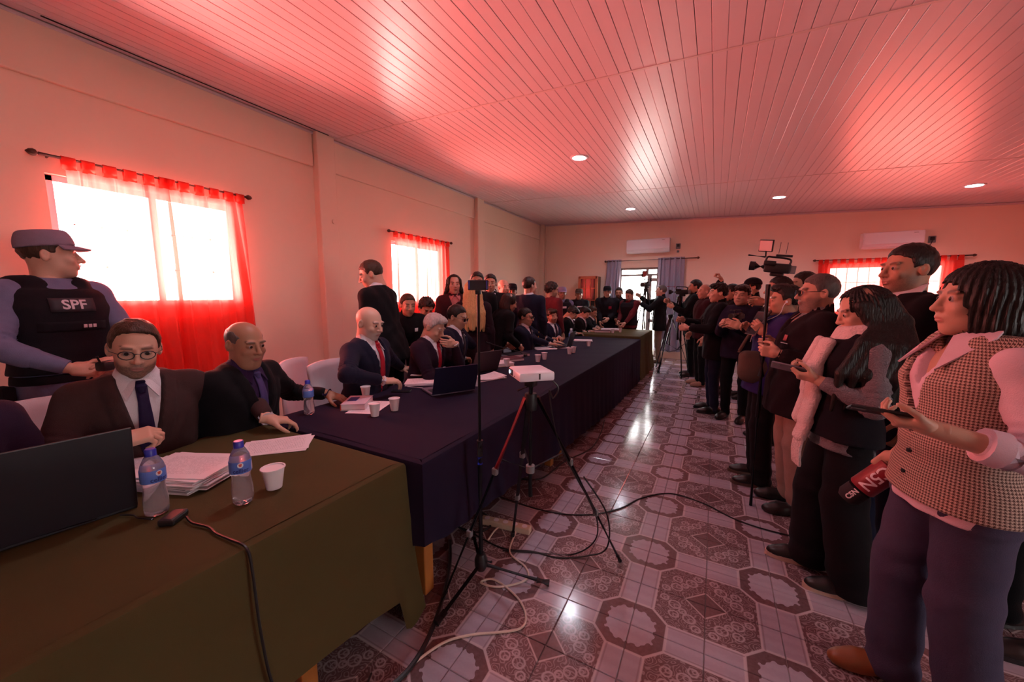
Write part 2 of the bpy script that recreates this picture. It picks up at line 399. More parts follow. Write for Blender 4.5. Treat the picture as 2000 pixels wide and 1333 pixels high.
window('window_2', 'x', XW, W2, 7, 'barred window behind the red curtain farther along the left wall')
window('window_3', 'y', YB, WB, 9, 'window behind the short red curtain on the back wall', sgn=-1)
window('fill_window', 'x', XR, (-0.5, 0.9, 1.1, 2.2), 5, 'added window in the unseen right wall, letting in fill light', sgn=1)  # made-up opening out of view, put in so its lamp fills the room

# ---- back doorway with transom
dr = struct(empty('door_1', (0, 0, 0))); tag(dr, 'glazed doorway in the back wall between grey curtains', 'door')
for nm, c, s in (('frame', (-2.135, YB + 0.08, 1.1), (0.05, 0.08, 2.2)), ('frame', (-1.255, YB + 0.08, 1.1), (0.05, 0.08, 2.2)), ('frame', (-1.695, YB + 0.08, 2.175), (0.93, 0.08, 0.05)),
                 ('transom', (-1.695, YB + 0.08, 2.02), (0.93, 0.07, 0.05)), ('mullion', (-1.50, YB + 0.08, 2.1), (0.06, 0.06, 0.16)), ('stile', (-1.44, YB + 0.07, 1.0), (0.10, 0.05, 2.0)), ('rail', (-1.34, YB + 0.07, 1.9), (0.2, 0.05, 0.08)), ('rail', (-1.34, YB + 0.07, 0.9), (0.2, 0.05, 0.08))):
    MB().box(c, s, bev=0.006).build(nm, mat('door_frame', (0.30, 0.24, 0.22), 0.5), dr)
MB().box((-1.34, YB + 0.07, 1.4), (0.2, 0.006, 0.92)).build('pane', M_PANE, dr)
MB().box((-1.7, YB + 0.08, 2.1), (0.8, 0.006, 0.1)).build('pane', M_PANE, dr)
# sunlit yard outside
tag(struct(MB().box((0, 3, -0.2), (44, 44, 0.1)).build('trim_3', mat('yard_ground', (0.55, 0.48, 0.38), 0.9, var=0.2, vscale=0.7))), 'pale sunlit ground outside the doorway', 'ground')

# ---- curtains
def sheer(name, col, tint, ftrans):
    m = bpy.data.materials.new(name); m.use_nodes = True; nt = m.node_tree; nt.nodes.clear()
    o = nt.nodes.new('ShaderNodeOutputMaterial'); t = nt.nodes.new('ShaderNodeBsdfTransparent'); t.inputs[0].default_value = (*tint, 1)
    tr = nt.nodes.new('ShaderNodeBsdfTranslucent'); tr.inputs[0].default_value = (*col, 1); df = nt.nodes.new('ShaderNodeBsdfDiffuse'); df.inputs[0].default_value = (*col, 1)
    m1 = nt.nodes.new('ShaderNodeMixShader'); m1.inputs[0].default_value = 0.5; m2 = nt.nodes.new('ShaderNodeMixShader'); m2.inputs[0].default_value = ftrans
    nt.links.new(df.outputs[0], m1.inputs[1]); nt.links.new(tr.outputs[0], m1.inputs[2]); nt.links.new(m1.outputs[0], m2.inputs[1]); nt.links.new(t.outputs[0], m2.inputs[2]); nt.links.new(m2.outputs[0], o.inputs[0])
    return m
M_RED = sheer('red_sheer', (0.90, 0.13, 0.11), (1.0, 0.21, 0.185), 0.55)
M_REDTAB = sheer('red_tab', (0.80, 0.07, 0.05), (0.9, 0.15, 0.10), 0.12)
M_LILAC = mat('grey_drape', (0.36, 0.35, 0.46), 0.8, sheen=0.2)
def rod(axis, at, a0, a1, z, label, sgn=1, r=0.011):
    root = empty('curtain_rod'); tag(root, label, 'curtain rod')
    P = (lambda a, z_, o=0.075: (at + sgn * o, a, z_)) if axis == 'x' else (lambda a, z_, o=0.075: (a, at - o, z_))
    MB().tube([P(a0, z), P(a1, z)], r, 8).build('pole', M_WOOD_DARK, root, True)
    for a, e in ((a0, -1), (a1, 1)):
        MB().tube([P(a, z), P(a + e * 0.012, z), P(a + e * 0.025, z), P(a + e * 0.045, z), P(a + e * 0.06, z)], [r * 1.1, r * 1.9, r * 2.3, r * 1.7, 0.002], 10).build('finial', M_WOOD_DARK, root, True)
        MB().tube([P(a - e * 0.05, z, 0.0), P(a - e * 0.05, z)], 0.007, 6).build('bracket', M_WOOD_DARK, root)
    return root
def curtain(axis, at, ab, at0, zt, zb, folds, amp, label, m=M_RED, tabs=7, tabm=M_REDTAB, sgn=1, seed=0, name='curtain', grommet=False, group=None):
    """ab: (left,right) at the bottom; at0: (left,right) at the top"""
    root = empty(name); tag(root, label, 'curtain', group); rnd = random.Random(seed)
    ph = [rnd.uniform(0, 6.28) for _ in range(4)]
    def P(a, o, z): return (at + sgn * o, a, z) if axis == 'x' else (a, at - o, z)
    def fn(u, w):
        a = (at0[0] + (at0[1] - at0[0]) * u) * (1 - w) + (ab[0] + (ab[1] - ab[0]) * u) * w
        k = 0.55 + 0.45 * min(1, w * 2.5)
        uu = u + 0.012 * math.sin(u * 17 + ph[0]) + 0.02 * math.sin(u * 7 + ph[1])
        o = 0.07 + amp * k * (math.sin(uu * folds * 6.2832 + ph[2]) + 0.35 * math.sin(uu * folds * 2.1 * 6.2832 + ph[3] + w * 1.5))
        sag = 0.0 if grommet else 0.018 * abs(math.sin(u * tabs * math.pi))
        return P(a + 0.012 * math.sin(w * 4 + u * 20), max(o, 0.012), zt - (0.055 if not grommet else -0.035) - sag * (1 - w) - (zt - zb) * w)
    MB().grid(fn, int(folds * 14), 14).build('panel', m, root, True, fix=False)
    if not grommet:
        for k in range(tabs + 1):
            u = min(max(k / tabs, 0.03), 0.97); a = at0[0] + (at0[1] - at0[0]) * u; wd = 0.032 + 0.008 * rnd.random()
            pts = [(0.062, -0.075), (0.058, 0.0), (0.066, 0.014), (0.084, 0.014), (0.092, 0.0), (0.088, -0.075)]
            MB().grid(lambda s, t: P(a + (s - 0.5) * 2 * wd, pts[int(round(t * 5))][0], zt + pts[int(round(t * 5))][1]), 2, 5).build('tab', tabm, root, True, fix=False)
    return root
rod('x', XW, 0.86, 2.19, 2.50, 'dark wooden curtain rod over the big red curtain by the officer')
curtain('x', XW, (1.0, 1.62), (0.98, 1.56), 2.50, 0.80, 5.5, 0.026, 'red translucent curtain panel behind the officer, left of its pair', seed=1, tabs=5)
curtain('x', XW, (1.58, 2.24), (1.56, 2.15), 2.50, 0.80, 5.0, 0.030, 'red translucent curtain panel behind the balding man, right of its pair', seed=5, tabs=5)
rod('x', XW, 4.12, 5.54, 2.45, 'dark wooden curtain rod over the farther red curtain on the left wall')
curtain('x', XW, (4.22, 4.85), (4.20, 4.86), 2.45, 0.80, 5, 0.026, 'red curtain panel behind the man standing in black, left of its pair', seed=8, tabs=4)
curtain('x', XW, (4.86, 5.50), (4.86, 5.48), 2.45, 0.80, 6, 0.026, 'red curtain panel beside the woman at the wall, right of its pair', seed=9, tabs=4)
rod('y', YB, 1.74, 3.88, 2.21, 'dark curtain rod over the short red curtain on the back wall')
curtain('y', YB, (1.78, 2.80), (1.78, 2.78), 2.21, 0.95, 9, 0.03, 'short red curtain panel on the back wall below the right air conditioner', seed=12, tabs=8)
curtain('y', YB, (2.80, 3.80), (2.80, 3.78), 2.21, 0.95, 9, 0.03, 'short red curtain panel on the back wall behind the tall man in black', seed=14, tabs=8)
rod('y', YB, -2.47, -0.42, 2.37, 'black curtain rod over the back doorway', r=0.013)
curtain('y', YB, (-2.62, -2.18), (-2.46, -2.12), 2.37, 0.15, 4, 0.035, 'grey lilac drape left of the back doorway', M_LILAC, seed=15, grommet=True, name='drape')
curtain('y', YB, (-1.26, -0.66), (-1.25, -0.68), 2.37, 0.15, 5, 0.035, 'grey lilac drape right of the back doorway', M_LILAC, seed=17, grommet=True, name='drape')

# ---- ceiling downlights
M_LED = mat('led_disc', (1, 1, 1), 0.4, emit=(0.92, 0.95, 1.0), estr=22)
def downlight(x, y, label, power=44):
    z = ceil_z(x); root = empty('downlight', (x, y, z), label=label, cat='ceiling light', group='round downlights in the ceiling'); root.rotation_euler = (0, -tilt, 0)
    MB().lathe([(0.088, 0.004), (0.116, 0.002), (0.116, -0.008), (0.108, -0.014), (0.09, -0.012), (0.088, 0.004)], n=32).build('rim', M_WHITE, root, True)
    MB().lathe([(0.0, -0.0075), (0.09, -0.0075), (0.09, 0.002), (0.0, 0.002)], n=32).build('diffuser', M_LED, root)
    l = bpy.data.lights.new('downlight_lamp', 'SPOT'); l.energy = power; l.color = (0.80, 0.86, 1.0); l.spot_size = R_(150); l.spot_blend = 0.9; l.shadow_soft_size = 0.09
    o = bpy.data.objects.new('downlight_lamp', l); COL.objects.link(o); o.parent = root; o.location = (0, 0, -0.03)
downlight(-1.68, 4.98, 'lit round downlight nearest above the long table')
downlight(-1.66, 8.29, 'lit round downlight in front of the left air conditioner')
downlight(0.87, 8.10, 'lit round downlight in the middle of the far row')
downlight(3.22, 8.18, 'lit round downlight in front of the right air conditioner')
downlight(-1.75, 1.82, 'lit round downlight over the green table, above the picture edge')

# ---- air conditioners, sockets, cabinet
def aircon(x0, x1, z0, z1, label):
    root = empty('air_conditioner', ((x0 + x1) / 2, YB, z0), label=label, cat='air conditioner'); w, h = x1 - x0, z1 - z0
    prof = [(0, 0.03), (-0.10, 0.0), (-0.165, 0.035), (-0.195, 0.09), (-0.195, h - 0.03), (-0.17, h), (0, h)]
    MB().prism([(-w / 2, y, z) for y, z in prof], (w, 0, 0)).build('body', M_WHITE, root)
    MB().box((0, -0.197, h * 0.6), (w - 0.03, 0.012, h * 0.72), bev=0.005).build('front_panel', M_WHITE, root)
    MB().box((0, -0.13, 0.016), (w * 0.9, 0.075, 0.01), rot=Matrix.Rotation(R_(-28), 3, 'X')).build('louver', M_WHITE, root)
    MB().box((w * 0.36, -0.204, h * 0.86), (0.06, 0.004, 0.012)).build('badge', mat('badge_grey', (0.4, 0.4, 0.42), 0.4), root)
    return root
aircon(-1.97, -1.00, 2.53, 2.85, 'white wall air conditioner above the back doorway')
aircon(2.39, 3.22, 2.39, 2.68, 'white wall air conditioner above the short red curtain')
for x, z, lb in ((3.38, 2.52, 'dark wall socket beside the right air conditioner'), (-0.83, 2.66, 'dark wall socket beside the left air conditioner')):
    r = empty('wall_socket', (x, YB, z), label=lb, cat='socket'); MB().box((0, -0.008, 0), (0.10, 0.016, 0.12), bev=0.005).build('plate', M_GREY, r); MB().box((0, -0.025, 0.015), (0.055, 0.03, 0.06), bev=0.008).build('plug', M_BLACK, r)
    if x > 0: adopt(MB().tube(spline([(x, YB - 0.02, z - 0.02), (x - 0.03, YB - 0.02, z - 0.10), (x - 0.2, YB - 0.02, z - 0.16), (x - 0.36, YB - 0.02, z - 0.20), (x - 0.42, YB - 0.05, z - 0.13)]), 0.006, 6).build('power_cord', M_BLACK), r)
    else: MB().box((0, -0.008, -0.12), (0.05, 0.016, 0.05), bev=0.004).build('switch', M_GREY, r)
cb = empty('cabinet', (-2.86, YB - 0.2, 0), label='reddish wooden glass-door cabinet against the back wall beside the grey drape', cat='cabinet')
M_CAB = mat('cabinet_wood', (0.55, 0.16, 0.08), 0.45, var=0.15, vscale=9)
MB().box((0, 0.02, 1.0), (0.48, 0.3, 2.0), bev=0.01).build('body', mat('cabinet_inside', (0.16, 0.07, 0.04), 0.6), cb)
for c, s in (((-0.22, -0.145, 1.0), (0.06, 0.04, 2.0)), ((0.22, -0.145, 1.0), (0.06, 0.04, 2.0)), ((0, -0.145, 1.97), (0.48, 0.04, 0.07)), ((0, -0.145, 0.05), (0.48, 0.04, 0.1)), ((0, -0.145, 1.0), (0.40, 0.035, 0.06))):
    MB().box(c, s, bev=0.006).build('door_frame', M_CAB, cb)
for x in (-0.07, 0.07): MB().box((x, -0.145, 1.0), (0.018, 0.02, 1.9)).build('muntin', M_CAB, cb)
for z in (0.5, 1.4, 1.7): MB().box((0, -0.145, z), (0.40, 0.018, 0.018)).build('muntin', M_CAB, cb)
MB().box((0, -0.136, 1.0), (0.40, 0.004, 1.9)).build('pane', mat('cabinet_glass', (0.05, 0.04, 0.035), 0.08), cb)
# ================================================================== TABLES
TT = 0.75
M_BLUE = mat('navy_cloth', (0.016, 0.010, 0.027), 0.8, bump=0.2, bscale=500, var=0.18, vscale=3, spec=0.12)
M_GREEN = mat('olive_cloth', (0.080, 0.062, 0.024), 0.85, bump=0.2, bscale=500, var=0.18, vscale=2.5, spec=0.12)
M_TWOOD = mat('table_wood', (0.45, 0.16, 0.035), 0.45, var=0.25, vscale=10)
def table(x0, x1, y0, y1, label, top=TT, inset=0.10):
    r = empty('folding_table', ((x0 + x1) / 2, (y0 + y1) / 2, 0), label=label, cat='table', group='tables set end to end under the cloths'); w, d = x1 - x0, y1 - y0
    MB().box((0, 0, top - 0.022), (w - 0.03, d - 0.02, 0.03), bev=0.006).build('tabletop', M_TWOOD, r)
    for sx in (-1, 1):
        for sy in (-1, 1): MB().box((sx * (w / 2 - 0.09), sy * (d / 2 - inset), (top - 0.04) / 2), (0.065, 0.065, top - 0.04), bev=0.006).build('leg', M_TWOOD, r)
    MB().box((0, 0, top - 0.09), (w - 0.2, d - 0.2, 0.09)).build('apron', M_TWOOD, r)
table(-2.36, -1.22, -0.75, 1.17, 'wooden table under the olive cloth in the foreground', inset=0.42)
table(-2.36, -1.14, 1.24, 3.08, 'wooden table under the near end of the navy cloth, its leg showing')
table(-2.36, -1.14, 3.12, 4.96, 'wooden table under the middle of the navy cloth')
table(-2.36, -1.14, 5.00, 6.82, 'wooden table under the far end of the navy cloth')
table(-2.34, -1.16, 6.90, 8.36, 'wooden table under the far olive cloth', 0.785)
def drape(x0, x1, y0, y1, z, hem_front, hem_near, hem_far, m, label, folds=0.012, fq=22.0, seed=0, flare=0.02, back=0.35):
    """cloth over a table: top sheet and hanging skirts on the front (+x), near (-y), far (+y) and back sides as one cloth; hem_* give height of the hem along each side"""
    rnd = random.Random(seed); ph = [rnd.uniform(0, 6) for _ in range(6)]
    per = []; N = lambda L: max(4, int(L / 0.035)); c = 0.02
    def side(a, b, n): return [(a[0] + (b[0] - a[0]) * k / n, a[1] + (b[1] - a[1]) * k / n) for k in range(n)]
    P = side((x1, y0), (x1, y1), N(y1 - y0)) + side((x1, y1), (x0, y1), N(x1 - x0)) + side((x0, y1), (x0, y0), N(y1 - y0)) + side((x0, y0), (x1, y0), N(x1 - x0)); n = len(P)
    cx, cy = (x0 + x1) / 2, (y0 + y1) / 2; rows = []; s = 0.0; arc = []
    for k in range(n): arc.append(s); q = P[(k + 1) % n]; s += math.hypot(q[0] - P[k][0], q[1] - P[k][1])
    def nrm(k):
        x, y = P[k]; nx = (1 if abs(x - x1) < 1e-6 else 0) - (1 if abs(x - x0) < 1e-6 else 0); ny = (1 if abs(y - y1) < 1e-6 else 0) - (1 if abs(y - y0) < 1e-6 else 0); l = math.hypot(nx, ny); return nx / l, ny / l
    def hem(k):
        x, y = P[k]
        if abs(x - x1) < 1e-6: return hem_front((y - y0) / (y1 - y0))
        if abs(y - y0) < 1e-6: return hem_near((x - x0) / (x1 - x0))
        if abs(y - y1) < 1e-6: return hem_far((x - x0) / (x1 - x0))
        return back
    V = []; prof = [(-0.05, 0.0, 0), (-0.012, 0.0, 0), (0.0, -0.004, 0), (0.006, -0.016, 0)]
    nd = 10
    for k in range(n):
        nx, ny = nrm(k); col = []
        for o, dz, _ in prof: col.append((P[k][0] + nx * o, P[k][1] + ny * o, z + dz))
        h = hem(k); top = z - 0.016
        for j in range(1, nd + 1):
            t = j / nd; a = arc[k]; o = 0.008 + folds * t * (math.sin(a * fq + ph[0]) + 0.6 * math.sin(a * fq * 0.43 + ph[1]) + 1.2) + flare * t * t
            col.append((P[k][0] + nx * o, P[k][1] + ny * o, top + (h - top) * t))
        V.append(col)
    m_ = len(V[0]); vs = [p for c_ in V for p in c_]
    fs = [(k * m_ + j, k * m_ + j + 1, ((k + 1) % n) * m_ + j + 1, ((k + 1) % n) * m_ + j) for k in range(n) for j in range(m_ - 1)]
    nx_, ny_ = 30, max(20, int((y1 - y0) / 0.05))
    def fn(u, v):
        x, y = x0 + 0.03 + (x1 - x0 - 0.06) * u, y0 + 0.03 + (y1 - y0 - 0.06) * v
        return (x, y, z + 0.0016 + 0.0012 * math.sin(x * 9 + y * 5 + ph[2]) + 0.001 * math.sin(y * 14 - x * 6 + ph[3]))
    b = MB().add(vs, fs); b.grid(fn, nx_, ny_)
    o = b.build('tablecloth', m, None, True); tag(o, label, 'tablecloth'); return o
def lerp_tab(tab):
    xs, ys = [t[0] for t in tab], [t[1] for t in tab]; return lambda t: float(np.interp(t, xs, ys))
drape(-2.38, -1.20, -0.80, 1.195, TT, lerp_tab([(0, 0.30), (0.6, 0.27), (0.85, 0.24), (0.93, 0.20), (0.95, 0.02), (1, 0.015)]), lambda t: 0.25, lerp_tab([(0, 0.2), (0.70, 0.16), (0.78, 0.02), (1, 0.015)]), M_GREEN, 'olive green tablecloth over the foreground table', 0.012, 7, 3, 0.05)
drape(-2.38, -1.12, 1.225, 6.84, TT, lerp_tab([(0, 0.36), (0.03, 0.33), (0.15, 0.27), (0.32, 0.17), (0.5, 0.09), (0.7, 0.03), (1, 0.015)]), lerp_tab([(0, 0.3), (0.8, 0.3), (1, 0.36)]), lambda t: 0.02, M_BLUE, 'long navy tablecloth hanging to the floor along the row of tables', 0.007, 34, 5, 0.012)
drape(-2.36, -1.14, 6.875, 8.38, 0.79, lambda t: 0.01, lambda t: 0.60, lambda t: 0.02, M_GREEN, 'olive green tablecloth over the far end table', 0.010, 16, 9, 0.05)

# ---- white covered chairs
M_COVER = mat('white_cover', (0.62, 0.57, 0.62), 0.85, bump=0.15, bscale=200, var=0.04, vscale=6)
def chair(x, y, heading, label, group='white covered chairs'):
    r = empty('chair', (x, y, 0), R_(heading - 90), label, 'chair', group)
    for sx in (-1, 1):
        MB().tube([(sx * 0.19, 0.19, 0.0), (sx * 0.18, 0.18, 0.44)], 0.014, 8).build('leg', M_WHITE, r, True); MB().tube([(sx * 0.20, -0.22, 0.0), (sx * 0.19, -0.19, 0.44)], 0.014, 8).build('leg', M_WHITE, r, True)
    MB().box((0, 0, 0.445), (0.44, 0.42, 0.03), bev=0.012).build('seat', M_COVER, r, True)
    def fn(u, v):
        a = (u - 0.5) * 2; zz = 0.40 + 0.58 * v; w = 0.225 - 0.02 * v; return (a * w + 0.006 * math.sin(v * 9 + a * 5), -0.20 - 0.05 * v - 0.035 * (1 - a * a) + 0.004 * math.sin(a * 16 + v * 3), zz - 0.018 * abs(a) ** 3 * v)
    solidify(MB().grid(fn, 14, 10).build('back_cover', M_COVER, r, True, fix=False), 0.028)
    return r
# ================================================================== THINGS ON THE TABLE
M_BOTTLE = mat('bottle_plastic', (0.80, 0.74, 0.82), 0.10, trans=0.8, spec=0.5)
M_WATER = mat('water', (0.75, 0.66, 0.74), 0.05, trans=0.9)
M_CAPB = mat('blue_cap', (0.03, 0.04, 0.42), 0.35)
M_LABEL = mat('blue_label', (0.10, 0.20, 0.62), 0.4, var=0.15, vscale=60); M_LABELW = mat('label_white', (0.75, 0.75, 0.82), 0.4); M_LABELR = mat('label_red', (0.6, 0.08, 0.05), 0.4); M_LABELT = mat('label_ink', (0.02, 0.03, 0.20), 0.5)
def bottle(x, y, z, label, h=0.225, rot=0.0, capm=None, text=True, group='small water bottles on the tables'):
    r = empty('water_bottle', (x, y, z), rot, label, 'bottle', group); k = h / 0.225
    prof = [(0.0, 0.004), (0.022, 0.0), (0.030, 0.006), (0.0325, 0.02), (0.0325, 0.055), (0.029, 0.085), (0.0275, 0.10), (0.030, 0.115), (0.0325, 0.125), (0.0325, 0.158), (0.029, 0.175), (0.020, 0.195), (0.0135, 0.205), (0.0130, 0.214), (0.0, 0.214)]
    MB().lathe([(a * k, b * k) for a, b in prof], n=28, wob=lambda t, zz: 1 + (0.05 * math.sin(t * 5) if zz < 0.02 * k else 0)).build('bottle', M_BOTTLE, r, True)
    MB().lathe([(0.0, 0.203 * k), (0.0155 * k, 0.203 * k), (0.0155 * k, 0.222 * k), (0.013 * k, 0.226 * k), (0.0, 0.226 * k)], n=20).build('cap', capm or M_CAPB, r, True)
    lb = MB().lathe([(0.0330 * k, 0.117 * k), (0.0333 * k, 0.118 * k), (0.0333 * k, 0.158 * k), (0.0330 * k, 0.159 * k)], n=28).build('label', M_LABEL, r, True)
    if text:
        vs, fs = text_verts('cellier', 0.0195 * k, 0.0006); R0 = 0.0338 * k
        m = MB().add([(R0 * math.sin(v.x / R0), -R0 * math.cos(v.x / R0), 0.1275 * k + v.y) for v in vs], fs).build('lettering', M_LABELT, lb, fix=False)
        n = 12; MB().add([(R0 * 1.005 * math.sin((0.009 * k * math.cos(2 * math.pi * q / n)) / R0), -R0 * 1.005 * math.cos((0.009 * k * math.cos(2 * math.pi * q / n)) / R0), 0.148 * k + 0.009 * k * math.sin(2 * math.pi * q / n)) for q in range(n)], [tuple(range(n))]).build('emblem', M_LABELW, lb, fix=False)
        MB().add([(R0 * 1.01 * math.sin(a / R0), -R0 * 1.01 * math.cos(a / R0), 0.148 * k + b) for a, b in ((-0.005 * k, 0.005 * k), (0.005 * k, 0.005 * k), (0.003 * k, -0.004 * k), (-0.003 * k, -0.004 * k))], [(0, 1, 2, 3)]).build('emblem', M_LABELR, lb, fix=False)
        for q in range(5): MB().add([(R0 * math.sin(a), -R0 * math.cos(a), zz * k) for a, zz in ((1.15 + q * 0.09, 0.122), (1.20 + q * 0.09, 0.122), (1.20 + q * 0.09, 0.150), (1.15 + q * 0.09, 0.150))], [(0, 1, 2, 3)]).build('barcode', M_LABELW, lb, fix=False)
    return r
M_CUP = mat('white_cup', (0.80, 0.72, 0.76), 0.5); M_FOAM = mat('foam_cup', (0.80, 0.76, 0.80), 0.7)
def cup(x, y, z, label, h=0.085, r0=0.024, r1=0.036, m=None):
    c = empty('cup', (x, y, z), 0, label, 'cup', 'white disposable cups on the tables')
    MB().lathe([(0.0, 0.0), (r0, 0.0), (r1, h), (r1 - 0.002, h), (r0 - 0.001, 0.006), (0.0, 0.006)], n=24).build('cup_wall', m or M_CUP, c, True)
    MB().lathe([(r1 - 0.001, h - 0.004), (r1 + 0.003, h - 0.003), (r1 + 0.003, h + 0.001), (r1 - 0.002, h + 0.001), (r1 - 0.001, h - 0.004)], n=24).build('rim', m or M_CUP, c, True)
    return c
ZT = TT + 0.003
bottle(-1.66, 0.49, ZT, 'water bottle nearest the black laptop in the foreground', 0.232, R_(100))
bottle(-1.475, 0.67, ZT, 'water bottle beside the foam cup in the foreground', 0.232, R_(65))
bottle(-2.24, 1.43, ZT, 'water bottle in front of the balding man in black', 0.22, R_(60), text=False)
bottle(-2.38, 3.20, ZT, 'clear water bottle with white cap behind the open laptop', 0.21, 0, mat('white_cap', (0.8, 0.8, 0.85), 0.4), text=False)
bottle(-1.90, 5.42, ZT, 'tall clear water bottle beside the far black laptop', 0.26, 0, mat('white_cap', (0.8, 0.8, 0.85), 0.4), text=False)
cup(-1.485, 0.785, ZT, 'thick white foam cup beside the foreground bottle on the olive cloth', 0.083, 0.027, 0.040, M_FOAM)
for x, y, lb in ((-2.25, 1.88, 'white plastic cup just beyond the thick book'), (-1.84, 1.60, 'white plastic cup nearest on the navy cloth, left of two'), (-1.82, 1.745, 'white plastic cup right of the nearest two on the navy cloth'),
                 (-1.72, 2.57, 'white plastic cup standing beside the laptop lid by the microphone pole'), (-1.93, 3.46, 'white plastic cup at the end of the yellow-edged folder'), (-1.75, 3.87, 'white plastic cup left of the pair before the man with glasses in navy'), (-1.75, 4.06, 'white plastic cup right of the pair before the man with glasses in navy'),
                 (-1.63, 4.60, 'white plastic cup left of the pair before the smiling man'), (-1.62, 4.73, 'white plastic cup right of the pair before the smiling man'), (-1.64, 5.47, 'white plastic cup farthest along the navy cloth')):
    cup(x, y, ZT, lb, 0.082, 0.023, 0.034)
for x, y, lb in ((-1.72, 7.32, 'small white cup left of the pair on the far olive cloth'), (-1.62, 7.52, 'small white cup right of the pair on the far olive cloth')): cup(x, y, 0.793, lb, 0.075, 0.022, 0.032)
# paper
M_PAPER = mat('paper', (0.78, 0.70, 0.74), 0.7, var=0.03, vscale=20)
def print_mat():
    m = bpy.data.materials.new('printed_page'); m.use_nodes = True; nt = m.node_tree; S.nt = nt; b = nt.nodes['Principled BSDF']; b.inputs['Roughness'].default_value = 0.7
    tc = nt.nodes.new('ShaderNodeTexCoord'); sp = nt.nodes.new('ShaderNodeSeparateXYZ'); nt.links.new(tc.outputs['Object'], sp.inputs[0]); x, y = S(sp.outputs[0]), S(sp.outputs[1])
    n = nt.nodes.new('ShaderNodeTexNoise'); n.inputs['Scale'].default_value = 150; nt.links.new(tc.outputs['Object'], n.inputs['Vector'])
    ln = S.op('SINE', y * 820.0).gt(0.35) * S(n.outputs[0]).gt(0.47) * (x.abs()).lt(0.08) * (y.abs()).lt(0.125)
    nt.links.new(mixc(ln * 0.45, (0.78, 0.71, 0.75), (0.22, 0.18, 0.22)), b.inputs['Base Color']); return m
M_PRINT = print_mat()
def sheet(parent, dx, dy, dz, rot, m=M_PRINT, w=0.21, h=0.297, t=0.0012, curl=0.0, name='sheet'):
    c, s = math.cos(rot), math.sin(rot)
    def fn(u, v):
        a, b = (u - 0.5) * w, (v - 0.5) * h; return (a, b, curl * (v - 0.5) ** 2 * 4)
    o = MB().grid(fn, 2, 6).build(name, m, parent, fix=False); o.location = (dx, dy, dz); o.rotation_euler = (0, 0, rot); solidify(o, t); o.modifiers[0].offset = 1; return o
def pile(x, y, z, n, rot, label, t=0.004, jit=0.012, cat='papers', name='paper_stack', seed=1, w=0.21, h=0.297, curl=0.0):
    r = empty(name, (x, y, z), 0, label, cat); rn = random.Random(seed)
    for k in range(n): sheet(r, rn.uniform(-jit, jit), rn.uniform(-jit, jit), k * t, rot + rn.uniform(-0.1, 0.1), M_PRINT if k == n - 1 else M_PAPER, w, h, t * 0.85, curl if k > n - 3 else 0)
    return r
pile(-1.89, 0.66, ZT, 13, R_(-68), 'thick pile of printed pages before the man with the beard and glasses', 0.0045, 0.022, seed=4, w=0.23, h=0.33)
pile(-2.16, 0.58, ZT, 3, R_(-80), 'loose pages beside the black laptop', 0.003, 0.02, seed=6)
pile(-1.90, 1.03, ZT, 2, R_(-40), 'white sheet with a yellow edge under the outstretched hand', 0.0016, 0.004, 'paper', 'paper_sheet', 2)
bk = empty('book', (-2.12, 1.70, ZT), R_(35), 'thick paperback book with a red spine under the balding man\'s hand', 'book')
MB().box((0, 0, 0.022), (0.15, 0.215, 0.034), bev=0.002).build('pages', M_PAPER, bk); MB().box((0.0, 0, 0.041), (0.156, 0.222, 0.004)).build('cover', mat('book_cover', (0.55, 0.50, 0.60), 0.35), bk); MB().box((0.0, 0, 0.002), (0.156, 0.222, 0.004)).build('back_cover', M_PAPER, bk)
MB().box((-0.077, 0, 0.022), (0.004, 0.222, 0.042)).build('spine', mat('red_spine', (0.55, 0.05, 0.03), 0.4), bk); MB().box((-0.03, 0.02, 0.0435), (0.06, 0.10, 0.0012)).build('cover_picture', mat('cover_blue', (0.04, 0.05, 0.25), 0.35), bk)
pile(-2.02, 1.72, ZT, 1, R_(25), 'white sheet lying under the thick book', 0.001, 0.0, 'paper', 'paper_sheet', 3, 0.2, 0.29)
pile(-2.18, 2.44, ZT, 7, R_(-50), 'stapled pages held by the bald man in the red tie', 0.003, 0.008, seed=9)
pile(-2.36, 2.62, ZT + 0.03, 3, R_(20), 'white papers raised behind the bald man\'s hand', 0.003, 0.008, seed=10, w=0.15, h=0.2)
pile(-1.80, 2.86, ZT, 3, R_(-30), 'crumpled white papers behind the microphone pole', 0.004, 0.02, seed=11, curl=0.02)
def folder(x, y, z, rot, label, col, t=0.03, w=0.23, h=0.31, page=True):
    r = empty('folder', (x, y, z), rot, label, 'folder'); m = mat('folder_%.2f_%.2f' % (col[0], col[2]), col, 0.5)
    MB().box((0, 0, 0.002), (w, h, 0.004), bev=0.001).build('back_cover', m, r); MB().box((0.004, 0, t / 2), (w - 0.012, h - 0.012, t - 0.008)).build('pages', M_PAPER, r); MB().box((0, 0, t - 0.002), (w, h, 0.004), bev=0.001).build('front_cover', m if not page else M_PAPER, r); MB().box((-w / 2, 0, t / 2), (0.004, h, t)).build('spine', m, r)
    return r
folder(-2.05, 3.46, ZT, R_(-35), 'white folder with a yellow edge beside the dark files', (0.55, 0.45, 0.12), 0.035)
folder(-2.10, 3.80, ZT, R_(-30), 'dark red file lying on the navy cloth before the long-haired woman', (0.10, 0.03, 0.04), 0.03, page=False)
folder(-2.18, 4.12, ZT, R_(-25), 'black file beyond the dark red one on the navy cloth', (0.015, 0.013, 0.02), 0.035, page=False)
pile(-1.98, 5.12, ZT, 3, R_(-60), 'white notes beneath the far black phone', 0.003, 0.01, seed=14)
pile(-2.12, 4.92, ZT, 3, R_(-50), 'papers before the smiling man with the yellow pen', 0.003, 0.01, seed=15)
